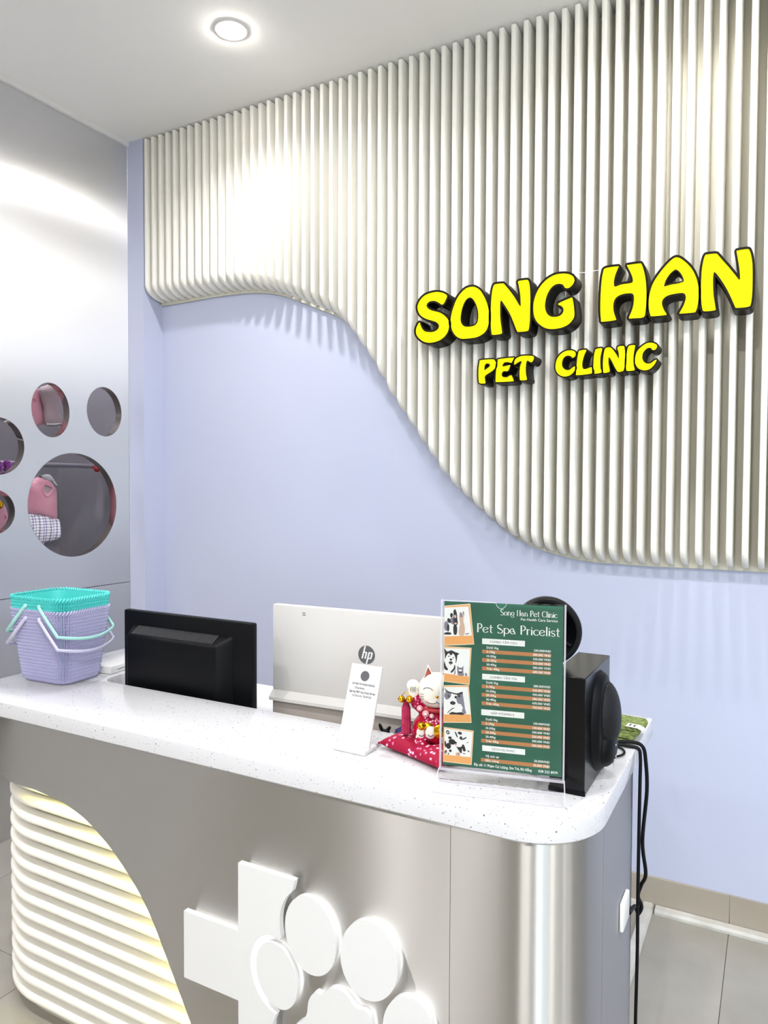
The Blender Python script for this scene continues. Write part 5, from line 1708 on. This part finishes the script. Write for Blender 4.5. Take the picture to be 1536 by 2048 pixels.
c_ = catmull([(-0.335, 1.475, 0.8035), (-0.30, 1.462, 0.8035), (-0.272, 1.472, 0.8035), (-0.262, 1.50, 0.8035), (-0.275, 1.525, 0.8035), (-0.31, 1.53, 0.8035)], 6, closed=False)
tag(tube('audio_cable', c_, 0.0022, M['cord'], None, 8), 'thin dark cable loop lying on the worktop by the speaker', 'cable')

# ================================================================== clothes in the closet
CX = lambda x0: (lambda u, v, w: (x0 + w, u, v))
M['plaid'] = mat('white blue plaid', '#e6e3ec', 0.8)
ntp = NT(M['plaid'])
vp = objcoord(ntp)
w1n = ntp.n('ShaderNodeTexWave', Scale=26.0, bands_direction='Y')
w2n = ntp.n('ShaderNodeTexWave', Scale=26.0, bands_direction='Z')
for w in (w1n, w2n):
    ntp.l(vp, w.inputs['Vector'])
mn = ntp.n('ShaderNodeMath', operation='MULTIPLY')
ntp.l(w1n.outputs['Fac'], mn.inputs[0])
ntp.l(w2n.outputs['Fac'], mn.inputs[1])
ntp.l(ramp(ntp, mn.outputs['Value'], [(0.0, '#6f71a0'), (0.05, '#c6c4d8'), (0.14, '#f1eef4')]), ntp.b.inputs['Base Color'])
rl_ = tag(empty('clothes_rail', (-2.80, 2.0, 1.43)), 'chrome clothes rail inside the closet', 'rail')
tube('rod', [(0, -0.95, 0), (0, 0.393, 0)], 0.011, M['satin'], rl_, 14)
ball('end_knob', (0.018, 0.340, -0.010), (0.017, 0.012, 0.017), M['red'], rl_, 16, 10)
dress = tag(empty('pet_dress', (-2.745, 2.0, 1.38)), 'pink sleeveless pet vest with a white collar and plaid skirt in the large round hole', 'pet clothes')
LF = lambda w0: (lambda u, v, w: (w0 + w, u - 2.0, v - 1.38))
pillow('vest', catmull(VEST, 2), LF(0.0), 0.030, M['pinkcloth'], dress)
pillow('collar', catmull(COLLAR, 2), LF(0.028), 0.010, M['paper'], dress)
pillow('armhole', catmull(ARMHOLE, 3), LF(0.024), 0.006, M['greycloth'], dress)
ah = catmull(ARMHOLE, 3)
tube('armhole_trim', [LF(0.030)(q[0], q[1], 0) for q in ah], 0.005, M['pinkcloth'], dress, 8, closed=True)
# pleated skirt
sk = SKIRT
xs0, xs1 = min(q[0] for q in sk), max(q[0] for q in sk)
pillow('skirt', catmull(sk, 2), lambda u, v, w: (w + 0.010 * math.sin(150 * (u - 2.0) + 6 * (v - 1.2)), u - 2.0, v - 1.38), 0.020, M['plaid'], dress, 0.006)
tube('hanger_hook', [(-0.005, 0.0, 0.0), (-0.02, 0.0, 0.045), (-0.055, 0.0, 0.062), (-0.075, 0.0, 0.05)], 0.004, M['purple'], dress, 8)
ur_ = tag(empty('clothes_rail', (-2.72, 2.0, 1.83)), 'upper chrome clothes rail above the small garments', 'rail')
tube('rod', [(0, -0.95, 0), (0, 0.393, 0)], 0.009, M['satin'], ur_, 14)
pd = tag(empty('pet_dress', (-2.725, 1.95, 1.745)), 'pink printed pet garment seen through the upper left hole', 'pet clothes')
PD = lambda u, v, w: (w, u - 1.95, v - 1.745)
pillow('garment', catmull(PINKDRESS, 2), PD, 0.020, M['pinkcloth'], pd)
for k, (u, v) in enumerate(((1.905, 1.70), (1.93, 1.665), (1.905, 1.63), (1.95, 1.625), (1.965, 1.69), (1.94, 1.60))):
    tube('printed_ring', [PD(u + 0.006 * math.cos(R(a)), v + 0.006 * math.sin(R(a)), 0.0195) for a in range(0, 360, 30)], 0.0012, M['red'], pd, 5, closed=True)
tube('hanger_hook', [PD(1.98, 1.735, 0.0), PD(1.98, 1.79, 0.004), PD(1.98, 1.836, 0.016), PD(1.98, 1.828, -0.008)], 0.003, M['satin'], pd, 8)
gv = tag(empty('pet_vest', (-2.69, 2.03, 1.765)), 'grey pet vest with a pale hem in the upper left hole', 'pet clothes')
GV = lambda u, v, w: (w, u - 2.03, v - 1.765)
pillow('garment', catmull(GREYVEST, 2), GV, 0.018, M['greycloth'], gv)
tube('hem', [GV(2.003, 1.594, 0.008), GV(2.04, 1.596, 0.014), GV(2.085, 1.606, 0.006)], 0.004, M['paper'], gv, 8)
tube('hanger_hook', [GV(2.035, 1.76, 0.0), GV(2.035, 1.80, -0.012), GV(2.035, 1.842, -0.030), GV(2.035, 1.83, -0.041)], 0.003, M['satin'], gv, 8)
p2 = tag(empty('pet_shirt', (-2.735, 1.80, 1.30)), 'pink pet shirt with a gold button in the hole at the frame edge', 'pet clothes')
P2 = lambda u, v, w: (w, u - 1.80, v - 1.30)
pillow('garment', catmull(PINK2, 3), P2, 0.018, M['pinkcloth'], p2)
ball('button', P2(1.812, 1.262, 0.024), (0.010, 0.014, 0.016), M['gold'], p2, 14, 10)
tube('printed_ring', [P2(1.838 + 0.006 * math.cos(R(a)), 1.212 + 0.006 * math.sin(R(a)), 0.014) for a in range(0, 360, 30)], 0.0012, M['red'], p2, 5, closed=True)
tube('hanger_hook', [P2(1.80, 1.285, 0.0), P2(1.80, 1.36, -0.03), P2(1.80, 1.442, -0.058), P2(1.80, 1.438, -0.078)], 0.003, M['satin'], p2, 8)
for k, (u, v) in enumerate(((1.775, 1.412), (1.812, 1.415), (1.846, 1.409))):
    nm = ['nearest the frame edge', 'in the middle', 'nearest the paw pad hole'][k]
    s_ = tag(empty('hair_scrunchie', (-2.665, u, v)), 'purple velvet scrunchie on the rail in the left hole, ' + nm, 'scrunchie', 'purple scrunchies in the left hole')
    bm = bmesh.new()
    pts = []
    tube_bm(bm, [((0.014 + 0.002 * math.sin(9 * R(a))) * math.cos(R(a)), (0.017 + 0.002 * math.sin(7 * R(a))) * math.sin(R(a)) * 0 + 0.0, 0.016 * math.sin(R(a))) for a in range(0, 360, 15)],
            [0.008 + 0.0016 * math.sin(11 * R(a)) for a in range(0, 360, 15)], 10, 1.2, closed=True)
    frombm('band', bm, M['purple'], s_, 70)
rr_ = tag(empty('scrunchie_rail', (-2.665, 1.7, 1.410)), 'thin chrome rod carrying the purple scrunchies', 'rail')
tube('rod', [(0, -0.45, 0), (0, 0.16, 0)], 0.0045, M['chrome'], rr_, 10)
rt_ = tag(empty('red_bow', (-2.72, 1.745, 1.575)), 'dark red patterned bow hanging in the left hole', 'bow')
for s in (-1, 1):
    pillow('bow_loop', [(0, 0), (s * 0.03, 0.022), (s * 0.045, 0.012), (s * 0.045, -0.014), (s * 0.03, -0.024)], lambda u, v, w: (w, u, v), 0.012, M['earred'], rt_, 0.006)
ball('knot', (0.008, 0, 0), (0.010, 0.010, 0.011), M['red'], rt_, 12, 8)
